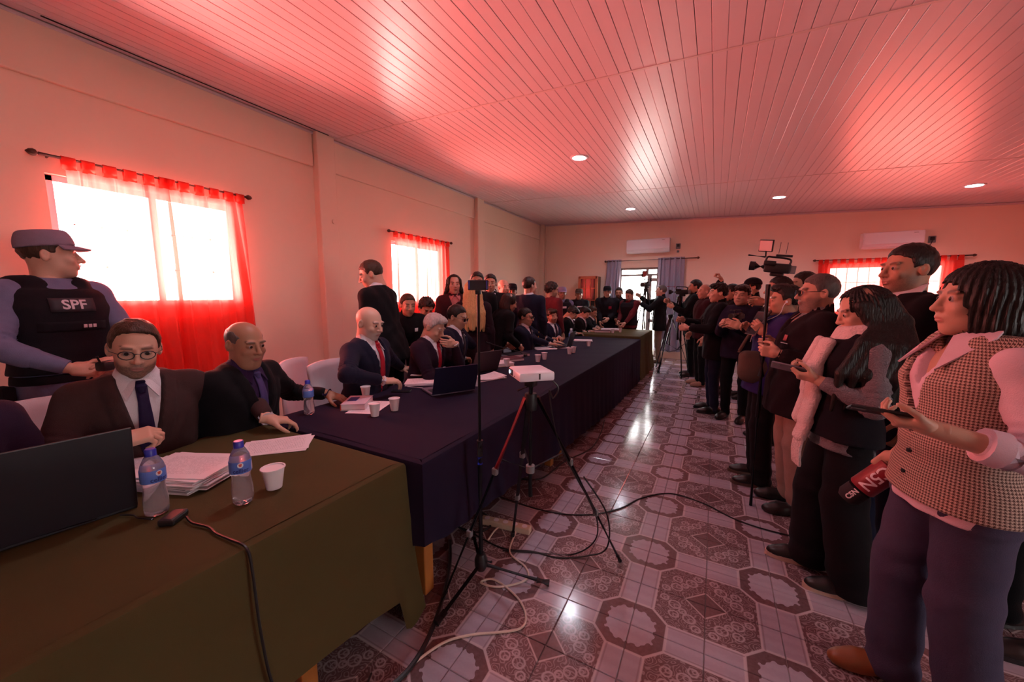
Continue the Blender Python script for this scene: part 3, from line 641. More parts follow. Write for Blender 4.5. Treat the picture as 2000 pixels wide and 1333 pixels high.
pile(-1.92, 6.10, ZT, 4, R_(-70), 'papers before the men looking down at the far end', 0.004, 0.015, seed=16)
folder(-1.95, 7.40, 0.793, R_(-70), 'dark red book on the far olive cloth', (0.12, 0.03, 0.05), 0.03, page=False)
pile(-1.88, 7.85, 0.793, 8, R_(-75), 'white stack of papers on the far olive cloth', 0.004, 0.01, seed=18, w=0.3, h=0.4)
# laptops
M_LAPD = mat('laptop_dark', (0.018, 0.014, 0.020), 0.4); M_LAPN = mat('laptop_navy', (0.035, 0.030, 0.075), 0.3, metal=0.5); M_LAPG = mat('laptop_grey', (0.30, 0.24, 0.32), 0.35, metal=0.6); M_KEYS = mat('laptop_keys', (0.03, 0.03, 0.035), 0.5); M_SCREEN = mat('laptop_screen', (0.02, 0.02, 0.025), 0.1, emit=(0.5, 0.55, 0.7), estr=0.25)
def laptop(x, y, z, heading, w, d, open_deg, label, base, lid):
    """heading: direction the screen faces (towards its user)"""
    r = empty('laptop', (x, y, z), R_(heading - 90), label, 'laptop')
    MB().box((0, d / 2, 0.009), (w, d, 0.016), bev=0.004).build('base', base, r); kb = MB().box((0, d * 0.40, 0.0178), (w * 0.9, d * 0.42, 0.002)).build('keyboard', M_KEYS, r)
    for i in range(12):
        for j in range(5): MB().box((-w * 0.41 + w * 0.82 * i / 11, d * 0.23 + d * 0.34 * j / 4, 0.0198), (w * 0.058, d * 0.07, 0.002)).build('key', M_KEYS, kb)
    MB().box((0, d * 0.80, 0.0175), (w * 0.3, d * 0.26, 0.001)).build('trackpad', base, r)
    a = R_(open_deg - 90); Rm = Matrix.Rotation(-(-a), 3, 'X') if False else Matrix.Rotation(a, 3, 'X')
    ld = MB().box(Rm @ Vector((0, -0.004, d / 2)) + Vector((0, 0, 0.014)), (w, 0.007, d), rot=Rm, bev=0.003).build('lid', lid, r); MB().box(Rm @ Vector((0, 0.001, d / 2)) + Vector((0, 0, 0.014)), (w * 0.94, 0.002, d * 0.9), rot=Rm).build('screen', M_SCREEN, ld)
    MB().tube([(-w * 0.3, 0, 0.013), (w * 0.3, 0, 0.013)], 0.007, 8).build('hinge', base, r, True)
    return r
lap1 = laptop(-1.80, 0.225, ZT, 172, 0.50, 0.30, 100, 'big black laptop seen from behind at the left edge', M_LAPD, M_LAPD)
laptop(-1.74, 2.28, ZT, 150, 0.355, 0.235, 112, 'open dark blue laptop on the navy cloth in front of the bald man', M_LAPG, M_LAPN)
laptop(-1.98, 3.10, ZT, 160, 0.33, 0.22, 112, 'open dark grey laptop beyond the blue one', M_LAPD, mat('laptop_brown', (0.07, 0.045, 0.055), 0.4))
laptop(-1.88, 5.28, ZT, 185, 0.32, 0.22, 105, 'small black laptop at the far end of the navy cloth', M_LAPD, M_LAPD)
def phone(name, c, rot, label, m=M_BLACK, size=(0.073, 0.150, 0.009), screen=True, emit=True, parent=None):
    r = empty(name, c, 0, label, 'phone'); r.rotation_euler = rot
    MB().box((0, 0, 0), size, bev=0.004).build('case', m, r, True)
    if screen: MB().box((0, 0, size[2] / 2 + 0.0004), (size[0] * 0.92, size[1] * 0.95, 0.0008)).build('screen', mat('phone_screen', (0.02, 0.02, 0.03), 0.08), r)
    MB().box((-size[0] * 0.28, size[1] * 0.36, -size[2] / 2 - 0.001), (0.022, 0.034, 0.002), bev=0.001).build('camera_bump', M_GREY, r)
    return r
phone('phone', (-2.14, 2.13, ZT + 0.006), (0, 0, R_(-60)), 'phone with a bright reflection lying before the bald man', M_BLACK)
phone('phone', (-1.93, 5.06, ZT + 0.016), (0, 0, R_(-40)), 'black phone on white notes at the far end', M_BLACK)
tag(MB().tube([(-2.20, 2.26, ZT + 0.005), (-2.05, 2.28, ZT + 0.005)], 0.004, 8).build('pen', M_WHITE), 'white pen lying beside the phone on the navy cloth', 'pen')
tag(MB().tube([(-2.28, 5.03, 0.84), (-2.27, 5.05, 0.98)], 0.005, 8).build('pen', mat('yellow_pen', (0.75, 0.45, 0.03), 0.4)), 'yellow pen held upright by the smiling man', 'pen')
gm = empty('desk_microphone', (-2.08, 4.18, ZT), 0, 'black gooseneck microphone beside the dark files', 'microphone')
MB().box((0, 0, 0.014), (0.10, 0.13, 0.028), bev=0.01).build('base', M_BLACK, gm); MB().tube(spline([(0, 0, 0.02), (-0.05, -0.10, 0.07), (-0.16, -0.32, 0.145), (-0.23, -0.46, 0.20)]), 0.005, 8).build('gooseneck', M_BLACK, gm, True); MB().tube([(-0.225, -0.45, 0.195), (-0.25, -0.50, 0.215)], 0.010, 8).build('capsule', M_BLACK, gm, True)
# power brick and cord of the black laptop
adopt(MB().box((-1.555, 0.497, ZT + 0.012), (0.05, 0.075, 0.024), rot=Matrix.Rotation(R_(35), 3, 'Z'), bev=0.008).build('cord_connector', M_BLACK), lap1)
adopt(MB().tube(spline([(-1.60, 0.46, ZT + 0.012), (-1.66, 0.44, ZT + 0.01), (-1.70, 0.44, ZT + 0.008), (-1.74, 0.42, ZT + 0.008)]), 0.003, 6).build('laptop_cord', M_BLACK, None, True), lap1)
adopt(MB().tube(spline([(-1.525, 0.52, ZT + 0.012), (-1.47, 0.515, ZT + 0.008), (-1.40, 0.53, ZT + 0.006), (-1.34, 0.525, ZT + 0.006), (-1.27, 0.53, ZT + 0.006), (-1.19, 0.535, ZT + 0.004), (-1.165, 0.535, 0.70), (-1.135, 0.53, 0.5), (-1.11, 0.54, 0.32), (-1.09, 0.58, 0.18), (-1.06, 0.66, 0.06), (-1.05, 0.74, 0.012), (-1.12, 0.9, 0.01)]), 0.0042, 6).build('power_cord', M_BLACK, None, True), lap1)

# ================================================================== MICROPHONE STAND WITH PHONE, TRIPOD WITH PROJECTOR
mb = at(940, 1138, Z=0); mz = at(943, 557, Y=mb[1])[2]
ms = empty('microphone_stand', (mb[0], mb[1], 0), 0, 'black tripod pole in the foreground carrying a phone', 'stand')
MB().tube([(0, 0, 0.10), (0, 0, 0.72)], 0.0125, 10).build('lower_tube', M_BLACKM, ms, True); MB().tube([(0, 0, 0.70), (0.0, 0, 0.78)], 0.017, 10).build('clutch', M_BLACK, ms, True); MB().tube([(0, 0, 0.74), (0, 0, mz - 0.03)], 0.0085, 10).build('upper_tube', M_BLACKM, ms, True)
MB().tube([(0, 0, 0.655), (0, 0, 0.695)], 0.0135, 10).build('blue_tape', mat('blue_tape', (0.02, 0.05, 0.65), 0.4), ms, True)
MB().lathe([(0.0, 0.07), (0.022, 0.075), (0.034, 0.10), (0.034, 0.135), (0.022, 0.165), (0.0, 0.168)], n=20).build('hub', M_BLACK, ms, True); MB().tube([(0.03, -0.0, 0.13), (0.065, 0.0, 0.14)], 0.007, 8).build('knob', M_BLACK, ms, True)
for fx_, fy_ in (at(1072, 1146, Z=0)[:2], at(852, 1225, Z=0)[:2], (mb[0] - 0.26, mb[1] + 0.30)):
    ex, ey = fx_ - mb[0], fy_ - mb[1]
    lg = MB().tube([(ex * 0.05, ey * 0.05, 0.105), (ex * 0.86, ey * 0.86, 0.03)], 0.0095, 8).build('leg', M_BLACKM, ms, True); MB().tube([(ex * 0.82, ey * 0.82, 0.033), (ex, ey, 0.019)], [0.015, 0.018], 10).build('rubber_foot', M_BLACK, lg, True)
ph = empty('phone', (mb[0], mb[1], mz), R_(25), 'phone clamped on top of the foreground pole', 'phone')
MB().box((0, 0, 0), (0.100, 0.010, 0.048), bev=0.004).build('case', M_BLACK, ph)
MB().box((0, -0.006, 0), (0.096, 0.001, 0.044)).build('screen', mat('phone_screen', (0.02, 0.02, 0.03), 0.08), ph)
for s in (-1, 1): MB().box((s * 0.042, -0.008, 0), (0.006, 0.014, 0.040), bev=0.002).build('clamp_arm', mat('clamp_blue', (0.03, 0.03, 0.35), 0.4), ph)
MB().box((0, 0.0, -0.034), (0.028, 0.02, 0.022), bev=0.004).build('clamp', M_BLACK, ph)
TX, TY = -0.75, 1.58
pt = empty('projector_tripod', (TX, TY, 0), 0, 'black camera tripod in the foreground under the white projector', 'tripod')
MB().tube([(0, 0, 0.52), (0, 0, 1.10)], 0.012, 10).build('centre_column', M_BLACKM, pt, True); MB().lathe([(0.0, 0.96), (0.028, 0.96), (0.033, 0.99), (0.028, 1.04), (0.0, 1.04)], n=16).build('spider', M_BLACK, pt, True); MB().box((0, 0, 1.095), (0.05, 0.05, 0.04), bev=0.006).build('head', M_BLACK, pt); MB().tube([(0, 0, 1.08), (-0.06, -0.02, 1.05)], 0.006, 8).build('handle', M_BLACK, pt, True)
for ex, ey, rd in ((0.36, 0.43, 0), (-0.355, -0.25, 1), (-0.28, 0.34, 0)):
    a, b = Vector((ex * 0.06, ey * 0.06, 1.02)), Vector((ex, ey, 0.015)); p = lambda t: a + (b - a) * t
    lg = MB().tube([a, p(0.36)], 0.0120, 8).build('leg', mat('red_tube', (0.22, 0.02, 0.028), 0.3, metal=0.5) if rd else M_BLACKM, pt, True)
    MB().tube([p(0.34), p(0.68)], 0.0100, 8).build('middle_section', M_BLACKM, lg, True); MB().tube([p(0.64), p(0.98)], 0.0075, 8).build('lower_section', M_BLACKM, lg, True)
    for t in (0.36, 0.67): MB().box(p(t), (0.028, 0.026, 0.036), bev=0.006).build('leg_lock', M_GREY, lg)
    MB().tube([p(0.965), p(1.0)], 0.012, 8).build('foot', M_BLACK, lg, True); MB().tube([p(0.30), Vector((0, 0, 0.66))], 0.004, 6).build('brace', M_BLACKM, lg, True)
MB().lathe([(0.0, 0.64), (0.022, 0.645), (0.022, 0.68), (0.0, 0.685)], n=14).build('brace_collar', M_GREY, pt, True)
pj = empty('projector', (TX, TY, 1.116), R_(-46), 'small white projector on the foreground tripod', 'projector')
MB().box((0, 0, 0.022), (0.19, 0.17, 0.042), bev=0.010).build('housing', mat('projector_white', (0.80, 0.76, 0.84), 0.35), pj, True); MB().box((-0.050, -0.086, 0.024), (0.065, 0.004, 0.028), bev=0.001).build('lens_window', M_BLACK, pj)
MB().tube([(-0.055, -0.087, 0.024), (-0.055, -0.090, 0.024)], 0.010, 14).build('lens', mat('lens_glow', (0.1, 0.15, 0.3), 0.1, emit=(0.55, 0.8, 1.0), estr=3), pj); MB().box((0.096, 0.01, 0.024), (0.003, 0.006, 0.026)).build('port', M_BLACK, pj); MB().tube([(0.02, -0.086, 0.016), (0.02, -0.088, 0.016)], 0.003, 8).build('sensor', M_BLACK, pj)
tag(MB().tube(spline([(TX + 0.08, TY + 0.03, 1.12), (TX + 0.12, TY + 0.05, 1.07), (TX + 0.10, TY + 0.04, 1.02), (TX + 0.07, TY + 0.06, 1.04), (TX + 0.10, TY + 0.10, 0.80), (TX + 0.18, TY + 0.20, 0.55), (TX + 0.25, TY + 0.28, 0.36), (TX + 0.24, TY + 0.34, 0.16), (TX + 0.10, TY + 0.36, 0.008), (-0.86, 1.85, 0.007), (-1.02, 1.78, 0.007)]), 0.004, 6).build('projector_cable', M_BLACK, None, True), 'black cable dropping from the white projector', 'cable')
# cables on the floor
def cable(pts, r, m, label): return tag(MB().tube(spline([(x, y, max(z, r + 0.001)) for x, y, z in pts], 10), r, 7).build('floor_cable', m, None, True), label, 'cable')
M_CABLEW = mat('white_cable', (0.62, 0.50, 0.44), 0.5)
cable([(-1.02, 0.9, 0), (-1.0, 1.02, 0), (-0.95, 1.15, 0), (-0.86, 1.24, 0), (-0.77, 1.30, 0), (-0.69, 1.37, 0), (-0.71, 1.45, 0), (-0.80, 1.52, 0), (-0.95, 1.56, 0), (-1.0, 1.51, 0), (-0.90, 1.53, 0), (-0.80, 1.64, 0), (-0.84, 1.72, 0), (-0.98, 1.79, 0.0), (-1.04, 1.98, 0), (-1.10, 2.05, 0), (-1.16, 1.95, 0), (-1.15, 1.82, 0)], 0.0055, M_CABLEW, 'white cable looping over the tiles by the foreground stand')
cable([(-1.45, 2.3, 0), (-1.0, 2.28, 0), (-0.72, 2.36, 0), (-0.52, 2.55, 0), (-0.40, 2.78, 0), (-0.22, 2.95, 0), (0.0, 2.92, 0), (0.20, 2.80, 0), (0.40, 2.76, 0), (0.75, 2.78, 0)], 0.0045, M_BLACK, 'long black cable curving over the floor towards the crowd')
cable([(-1.35, 1.85, 0), (-1.05, 1.80, 0), (-0.86, 1.86, 0), (-0.72, 1.88, 0), (-0.58, 1.96, 0.01), (-0.47, 2.02, 0.06), (-0.46, 1.96, 0.3), (-0.56, 1.84, 0.55)], 0.0045, M_BLACK, 'black cable running from the table to the projector tripod')
cable([(-1.35, 2.6, 0), (-1.18, 2.7, 0), (-1.12, 3.1, 0), (-1.0, 3.5, 0), (-1.03, 4.0, 0), (-1.1, 4.4, 0)], 0.006, M_BLACK, 'black cable along the foot of the navy cloth')
cable([(-1.48, 1.98, 0), (-1.35, 2.05, 0), (-1.22, 1.98, 0), (-1.24, 1.86, 0), (-1.38, 1.84, 0), (-1.48, 1.92, 0), (-1.40, 2.06, 0)], 0.007, M_BLACK, 'coil of black cable under the near end of the navy cloth')
cable([(-1.05, 0.80, 0), (-1.0, 0.98, 0), (-1.05, 1.2, 0), (-1.2, 1.5, 0), (-1.35, 1.7, 0)], 0.010, M_BLACK, 'thick black cable at the foot of the olive cloth')
ps = empty('power_strip', (-1.12, 1.99, 0.0), R_(8), 'white power strip on the floor behind the pole', 'power strip')
MB().box((0, 0, 0.02), (0.34, 0.055, 0.04), bev=0.006).build('housing', mat('strip_white', (0.62, 0.52, 0.40), 0.5), ps)
for k in range(5): MB().lathe([(0.0, 0.0405), (0.018, 0.0405), (0.018, 0.042), (0.0, 0.042)], (-0.13 + 0.065 * k, 0, 0), 14).build('socket', M_WHITE, ps)
# white box beyond the crowd on the right
wc = empty('cloth_covered_table', (1.55, 3.55, 0), 0, 'white cloth covered table behind the crowd at the right', 'table')
MB().box((0, 0, 0.735), (0.8, 0.6, 0.03), bev=0.01).build('tabletop', M_COVER, wc)
MB().grid(lambda u, v: (0.405 * math.copysign(min(1, abs(math.cos(u * 6.2832)) * 1.4), math.cos(u * 6.2832)) * (1 + 0.03 * v * math.sin(u * 90)), 0.305 * math.copysign(min(1, abs(math.sin(u * 6.2832)) * 1.4), math.sin(u * 6.2832)) * (1 + 0.03 * v * math.sin(u * 90)), 0.745 * (1 - v) + 0.02), 96, 6).build('skirt', M_COVER, wc, True, fix=False)
# ================================================================== PEOPLE KIT: signed-distance shapes meshed with surface nets
V3 = lambda *a: np.array(a, dtype=np.float64)
def rx(a): c, s = math.cos(a), math.sin(a); return np.array([[1, 0, 0], [0, c, -s], [0, s, c]])
def ry(a): c, s = math.cos(a), math.sin(a); return np.array([[c, 0, s], [0, 1, 0], [-s, 0, c]])
def rz(a): c, s = math.cos(a), math.sin(a); return np.array([[c, -s, 0], [s, c, 0], [0, 0, 1]])
class Grid:
    def __init__(s, lo, hi, h):
        s.lo = np.array(lo, float); s.h = h; s.n = np.maximum(np.ceil((np.array(hi, float) - s.lo) / h).astype(int) + 1, 3)
        s.ax = [(s.lo[i] + h * np.arange(s.n[i])).astype(np.float32) for i in range(3)]
        s.f = np.full(tuple(s.n), 0.2, np.float32)
    def win(s, lo, hi):
        a = np.clip(np.floor((np.array(lo) - s.lo) / s.h).astype(int), 0, s.n - 1); b = np.clip(np.ceil((np.array(hi) - s.lo) / s.h).astype(int) + 1, a + 1, s.n)
        sl = tuple(slice(a[i], b[i]) for i in range(3))
        return sl, s.ax[0][sl[0]][:, None, None], s.ax[1][sl[1]][None, :, None], s.ax[2][sl[2]][None, None, :]
    def put(s, fn, lo, hi, k=0.0, mode='add'):
        m = 0.03 + k; sl, X, Y, Z = s.win(np.array(lo) - m, np.array(hi) + m)
        d = fn(X, Y, Z); f = s.f[sl]
        if mode == 'add': s.f[sl] = smin(f, d, k)
        elif mode == 'sub': s.f[sl] = -smin(-f, d, k)
        elif mode == 'and': s.f[sl] = -smin(-f, -d, k)
    def cap(s, a, b, ra, rb, k=0.0, mode='add', wob=None):
        a = np.array(a, float); b = np.array(b, float); ba = b - a; L2 = max(float(ba @ ba), 1e-9); R = max(ra, rb)
        def fn(X, Y, Z):
            px, py, pz = X - a[0], Y - a[1], Z - a[2]
            t = np.clip((px * ba[0] + py * ba[1] + pz * ba[2]) / L2, 0, 1)
            d = np.sqrt((px - t * ba[0]) ** 2 + (py - t * ba[1]) ** 2 + (pz - t * ba[2]) ** 2) - (ra + (rb - ra) * t)
            return d if wob is None else d + wob(X, Y, Z, t)
        s.put(fn, np.minimum(a, b) - R, np.maximum(a, b) + R, k, mode)
    def ell(s, c, r, k=0.0, R=None, mode='add'):
        c = np.array(c, float); r = np.array(r, float); mr = r.max()
        def fn(X, Y, Z):
            p = [X - c[0], Y - c[1], Z - c[2]]
            if R is not None: p = [R[0, i] * p[0] + R[1, i] * p[1] + R[2, i] * p[2] for i in range(3)]
            q = np.sqrt((p[0] / r[0]) ** 2 + (p[1] / r[1]) ** 2 + (p[2] / r[2]) ** 2)
            q2 = np.sqrt((p[0] / r[0] ** 2) ** 2 + (p[1] / r[1] ** 2) ** 2 + (p[2] / r[2] ** 2) ** 2)
            return q * (q - 1) / np.maximum(q2, 1e-6)
        s.put(fn, c - mr, c + mr, k, mode)
    def rbox(s, c, h, r, k=0.0, R=None, mode='add'):
        c = np.array(c, float); h = np.array(h, float); mr = float(np.linalg.norm(h)) + r
        def fn(X, Y, Z):
            p = [X - c[0], Y - c[1], Z - c[2]]
            if R is not None: p = [R[0, i] * p[0] + R[1, i] * p[1] + R[2, i] * p[2] for i in range(3)]
            q = [np.abs(p[i]) - h[i] + r for i in range(3)]
            return np.sqrt(np.maximum(q[0], 0) ** 2 + np.maximum(q[1], 0) ** 2 + np.maximum(q[2], 0) ** 2) + np.minimum(np.maximum(np.maximum(q[0], q[1]), q[2]), 0) - r
        s.put(fn, c - mr, c + mr, k, mode)
    def plane(s, p, n, k=0.0):                  # keep the side the normal points away from
        p = np.array(p, float); n = np.array(n, float); n = n / np.linalg.norm(n)
        X, Y, Z = s.ax[0][:, None, None], s.ax[1][None, :, None], s.ax[2][None, None, :]
        d = (X - p[0]) * n[0] + (Y - p[1]) * n[1] + (Z - p[2]) * n[2]
        s.f = -smin(-s.f, -d, k)
    def mesh(s):
        f = s.f; f[0], f[-1] = 0.2, 0.2; f[:, 0], f[:, -1] = 0.2, 0.2; f[:, :, 0], f[:, :, -1] = 0.2, 0.2
        ins = f < 0; nx, ny, nz = f.shape
        cnt = np.zeros((nx - 1, ny - 1, nz - 1), np.int8)
        for dx in (0, 1):
            for dy in (0, 1):
                for dz in (0, 1): cnt += ins[dx:nx - 1 + dx, dy:ny - 1 + dy, dz:nz - 1 + dz]
        cell = np.argwhere((cnt > 0) & (cnt < 8))
        if len(cell) == 0: return np.zeros((0, 3)), np.zeros((0, 4), int)
        idx = np.full(cnt.shape, -1, np.int64); idx[tuple(cell.T)] = np.arange(len(cell))
        acc = np.zeros((len(cell), 3)); num = np.zeros(len(cell))
        cor = [(dx, dy, dz) for dx in (0, 1) for dy in (0, 1) for dz in (0, 1)]
        vals = {c: f[cell[:, 0] + c[0], cell[:, 1] + c[1], cell[:, 2] + c[2]].astype(np.float64) for c in cor}
        for c in cor:
            for a in range(3):
                if c[a]: continue
                e = list(c); e[a] = 1; e = tuple(e); va, vb = vals[c], vals[e]; m = (va < 0) != (vb < 0)
                t = np.where(m, va / np.where(np.abs(va - vb) < 1e-12, 1, va - vb), 0)
                p = np.array(c, float)[None, :].repeat(len(cell), 0); p[:, a] += t; acc += p * m[:, None]; num += m
        verts = s.lo + s.h * (cell + acc / num[:, None]); quads = []
        for a in range(3):
            b, c = (a + 1) % 3, (a + 2) % 3
            s0 = [slice(1, -1)] * 3; s1 = [slice(1, -1)] * 3; s0[a] = slice(0, -1); s1[a] = slice(1, None)
            A, B = ins[tuple(s0)], ins[tuple(s1)]
            for flip in (False, True):
                E_ = np.argwhere((A & ~B) if not flip else (~A & B))
                if len(E_) == 0: continue
                o = E_.copy(); o[:, b] += 1; o[:, c] += 1
                q = []
                for db, dc in ((-1, -1), (0, -1), (0, 0), (-1, 0)):
                    w = o.copy(); w[:, b] += db; w[:, c] += dc; q.append(idx[tuple(w.T)])
                q = np.stack(q, 1); quads.append(q[:, ::-1] if flip else q)
        return verts, np.concatenate(quads)
def smin(a, b, k):
    if k <= 0: return np.minimum(a, b)
    h = np.maximum(k - np.abs(a - b), 0) / k
    return np.minimum(a, b) - h * h * (k * 0.25)
def np_mesh(name, parts, m, cols=None):
    """parts: list of (verts, faces) joined into one mesh; cols: list of per-vertex rgb arrays"""
    V = np.concatenate([p[0] for p in parts]); off = 0; loops = []; starts = []; tot = 0
    for v, f in parts:
        f = np.asarray(f, np.int64); loops.append((f + off).ravel()); starts.append(tot + np.arange(len(f)) * f.shape[1]); tot += f.size; off += len(v)
    me = bpy.data.meshes.new(name); me.vertices.add(len(V)); me.vertices.foreach_set('co', V.astype(np.float32).ravel())
    L = np.concatenate(loops).astype(np.int32); Sx = np.concatenate(starts).astype(np.int32)
    me.loops.add(len(L)); me.loops.foreach_set('vertex_index', L); me.polygons.add(len(Sx)); me.polygons.foreach_set('loop_start', Sx)
    me.update(calc_edges=True); me.polygons.foreach_set('use_smooth', np.ones(len(Sx), bool))
    if cols is not None:
        c = np.concatenate(cols); at = me.color_attributes.new('tone', 'FLOAT_COLOR', 'POINT')
        at.data.foreach_set('color', np.concatenate([c, np.ones((len(c), 1))], 1).astype(np.float32).ravel())
    me.validate(); me.materials.append(m); return me
def tone_mat(name, rough, spec, bump, bscale, sss=0.0):
    m = bpy.data.materials.new(name); m.use_nodes = True; nt = m.node_tree; b = nt.nodes['Principled BSDF']
    a = nt.nodes.new('ShaderNodeAttribute'); a.attribute_name = 'tone'; nt.links.new(a.outputs['Color'], b.inputs['Base Color'])
    b.inputs['Roughness'].default_value = rough; b.inputs['Specular IOR Level'].default_value = spec
    tc = nt.nodes.new('ShaderNodeTexCoord'); n = nt.nodes.new('ShaderNodeTexNoise'); n.inputs['Scale'].default_value = bscale
    bp = nt.nodes.new('ShaderNodeBump'); bp.inputs['Strength'].default_value = bump; bp.inputs['Distance'].default_value = 0.002
    nt.links.new(tc.outputs['Object'], n.inputs['Vector']); nt.links.new(n.outputs[0], bp.inputs['Height']); nt.links.new(bp.outputs[0], b.inputs['Normal'])
    return m
M_SKIN = tone_mat('skin', 0.45, 0.4, 0.2, 350)
def hair_mat(name, col, rough=0.42):
    if name in MATS: return MATS[name]
    m = bpy.data.materials.new(name); m.use_nodes = True; nt = m.node_tree; b = nt.nodes['Principled BSDF']
    tc = nt.nodes.new('ShaderNodeTexCoord'); mp = nt.nodes.new('ShaderNodeMapping'); mp.inputs['Scale'].default_value = (1, 1, 0.12); nt.links.new(tc.outputs['Object'], mp.inputs[0])
    n = nt.nodes.new('ShaderNodeTexNoise'); n.inputs['Scale'].default_value = 170; n.inputs['Detail'].default_value = 3; nt.links.new(mp.outputs[0], n.inputs['Vector'])
    S.nt = nt; c = mixc(S(n.outputs[0]), tuple(k * 0.45 for k in col), tuple(min(1, k * 1.5) for k in col)); nt.links.new(c, b.inputs['Base Color'])
    b.inputs['Roughness'].default_value = rough; b.inputs['Specular IOR Level'].default_value = 0.3
    bp = nt.nodes.new('ShaderNodeBump'); bp.inputs['Strength'].default_value = 0.7; bp.inputs['Distance'].default_value = 0.006
    nt.links.new(n.outputs[0], bp.inputs['Height']); nt.links.new(bp.outputs[0], b.inputs['Normal']); MATS[name] = m
    return m
HAIRC = {'black': (0.012, 0.009, 0.008), 'brown': (0.045, 0.022, 0.012), 'grey': (0.42, 0.39, 0.37), 'salt': (0.10, 0.085, 0.08), 'blond': (0.55, 0.36, 0.16), 'dbrown': (0.022, 0.012, 0.009)}
M_EYEW = mat('eye_white', (0.36, 0.30, 0.29), 0.2); M_IRIS = mat('iris', (0.03, 0.015, 0.008), 0.1)

# ------------------------------------------------------------------ hands (wrist at origin, fingers +y, back of hand +z, thumb towards -x on a right hand)
HAND = {}
CURL = {'flat': [(0.12, 0.12, 0.08)] * 4, 'relaxed': [(0.35, 0.5, 0.35), (0.45, 0.6, 0.4), (0.5, 0.65, 0.45), (0.55, 0.7, 0.45)],
        'grip': [(1.0, 1.35, 0.7), (1.1, 1.4, 0.75), (1.15, 1.4, 0.75), (1.2, 1.35, 0.7)], 'hold': [(0.55, 0.85, 0.5), (0.65, 0.9, 0.5), (0.7, 0.9, 0.55), (0.75, 0.95, 0.55)],
        'spread': [(0.2, 0.25, 0.15), (0.3, 0.3, 0.2), (0.35, 0.35, 0.2), (0.3, 0.35, 0.25)], 'pinch': [(0.75, 0.8, 0.4), (0.8, 0.9, 0.5), (0.9, 1.0, 0.6), (1.0, 1.1, 0.6)]}
def hand(pose, left, res):
    key = (pose, left, res)
    if key in HAND: return HAND[key]
    g = Grid((-0.085, -0.04, -0.125), (0.06, 0.225, 0.045), res)
    g.cap((0, -0.03, 0), (0, 0.02, 0), 0.026, 0.025)
    g.rbox((0.002, 0.052, -0.002), (0.039, 0.045, 0.0135), 0.012, k=0.018); g.ell((-0.024, 0.032, -0.010), (0.017, 0.033, 0.015), k=0.012)
    sp = 0.13 if pose == 'spread' else 0.05
    for i, (bx_, by, L) in enumerate(((-0.0285, 0.092, (0.042, 0.025, 0.021)), (-0.0095, 0.097, (0.046, 0.029, 0.023)), (0.0095, 0.094, (0.043, 0.027, 0.022)), (0.028, 0.085, (0.034, 0.021, 0.019)))):
        p = V3(bx_, by - 0.006, -0.001); ang = 0.0; yaw = (i - 1.4) * sp
        for j in range(3):
            ang += CURL[pose][i][j]; d = V3(math.sin(yaw) * math.cos(ang), math.cos(yaw) * math.cos(ang), -math.sin(ang)); q = p + d * L[j]
            r0, r1 = (0.0098, 0.0088, 0.008, 0.007)[j], (0.0088, 0.008, 0.0068)[j]
            g.cap(p, q, r0, r1, k=0.004 if j == 0 else 0.002); p = q
    t0 = V3(-0.026, 0.022, -0.008); fold = {'flat': 0.15, 'relaxed': 0.35, 'grip': 0.95, 'hold': 0.45, 'spread': 0.1, 'pinch': 0.75}[pose]
    d1 = V3(-0.72, 0.66, -0.2 - fold * 0.5); d1 /= np.linalg.norm(d1); t1 = t0 + d1 * 0.045
    d2 = V3(-0.38 + fold * 0.35, 0.88, -0.25 - fold * 0.6); d2 /= np.linalg.norm(d2); t2 = t1 + d2 * 0.033
    d3 = V3(-0.2 + fold * 0.6, 0.95, -0.25 - fold * 0.5); d3 /= np.linalg.norm(d3); t3 = t2 + d3 * 0.026
    g.cap(t0, t1, 0.015, 0.0115, k=0.014); g.cap(t1, t2, 0.0112, 0.0102, k=0.003); g.cap(t2, t3, 0.0102, 0.0082, k=0.003)
    v, f = g.mesh()
    if left: v = v * [-1, 1, 1]; f = f[:, ::-1]
    HAND[key] = (v, f); return v, f
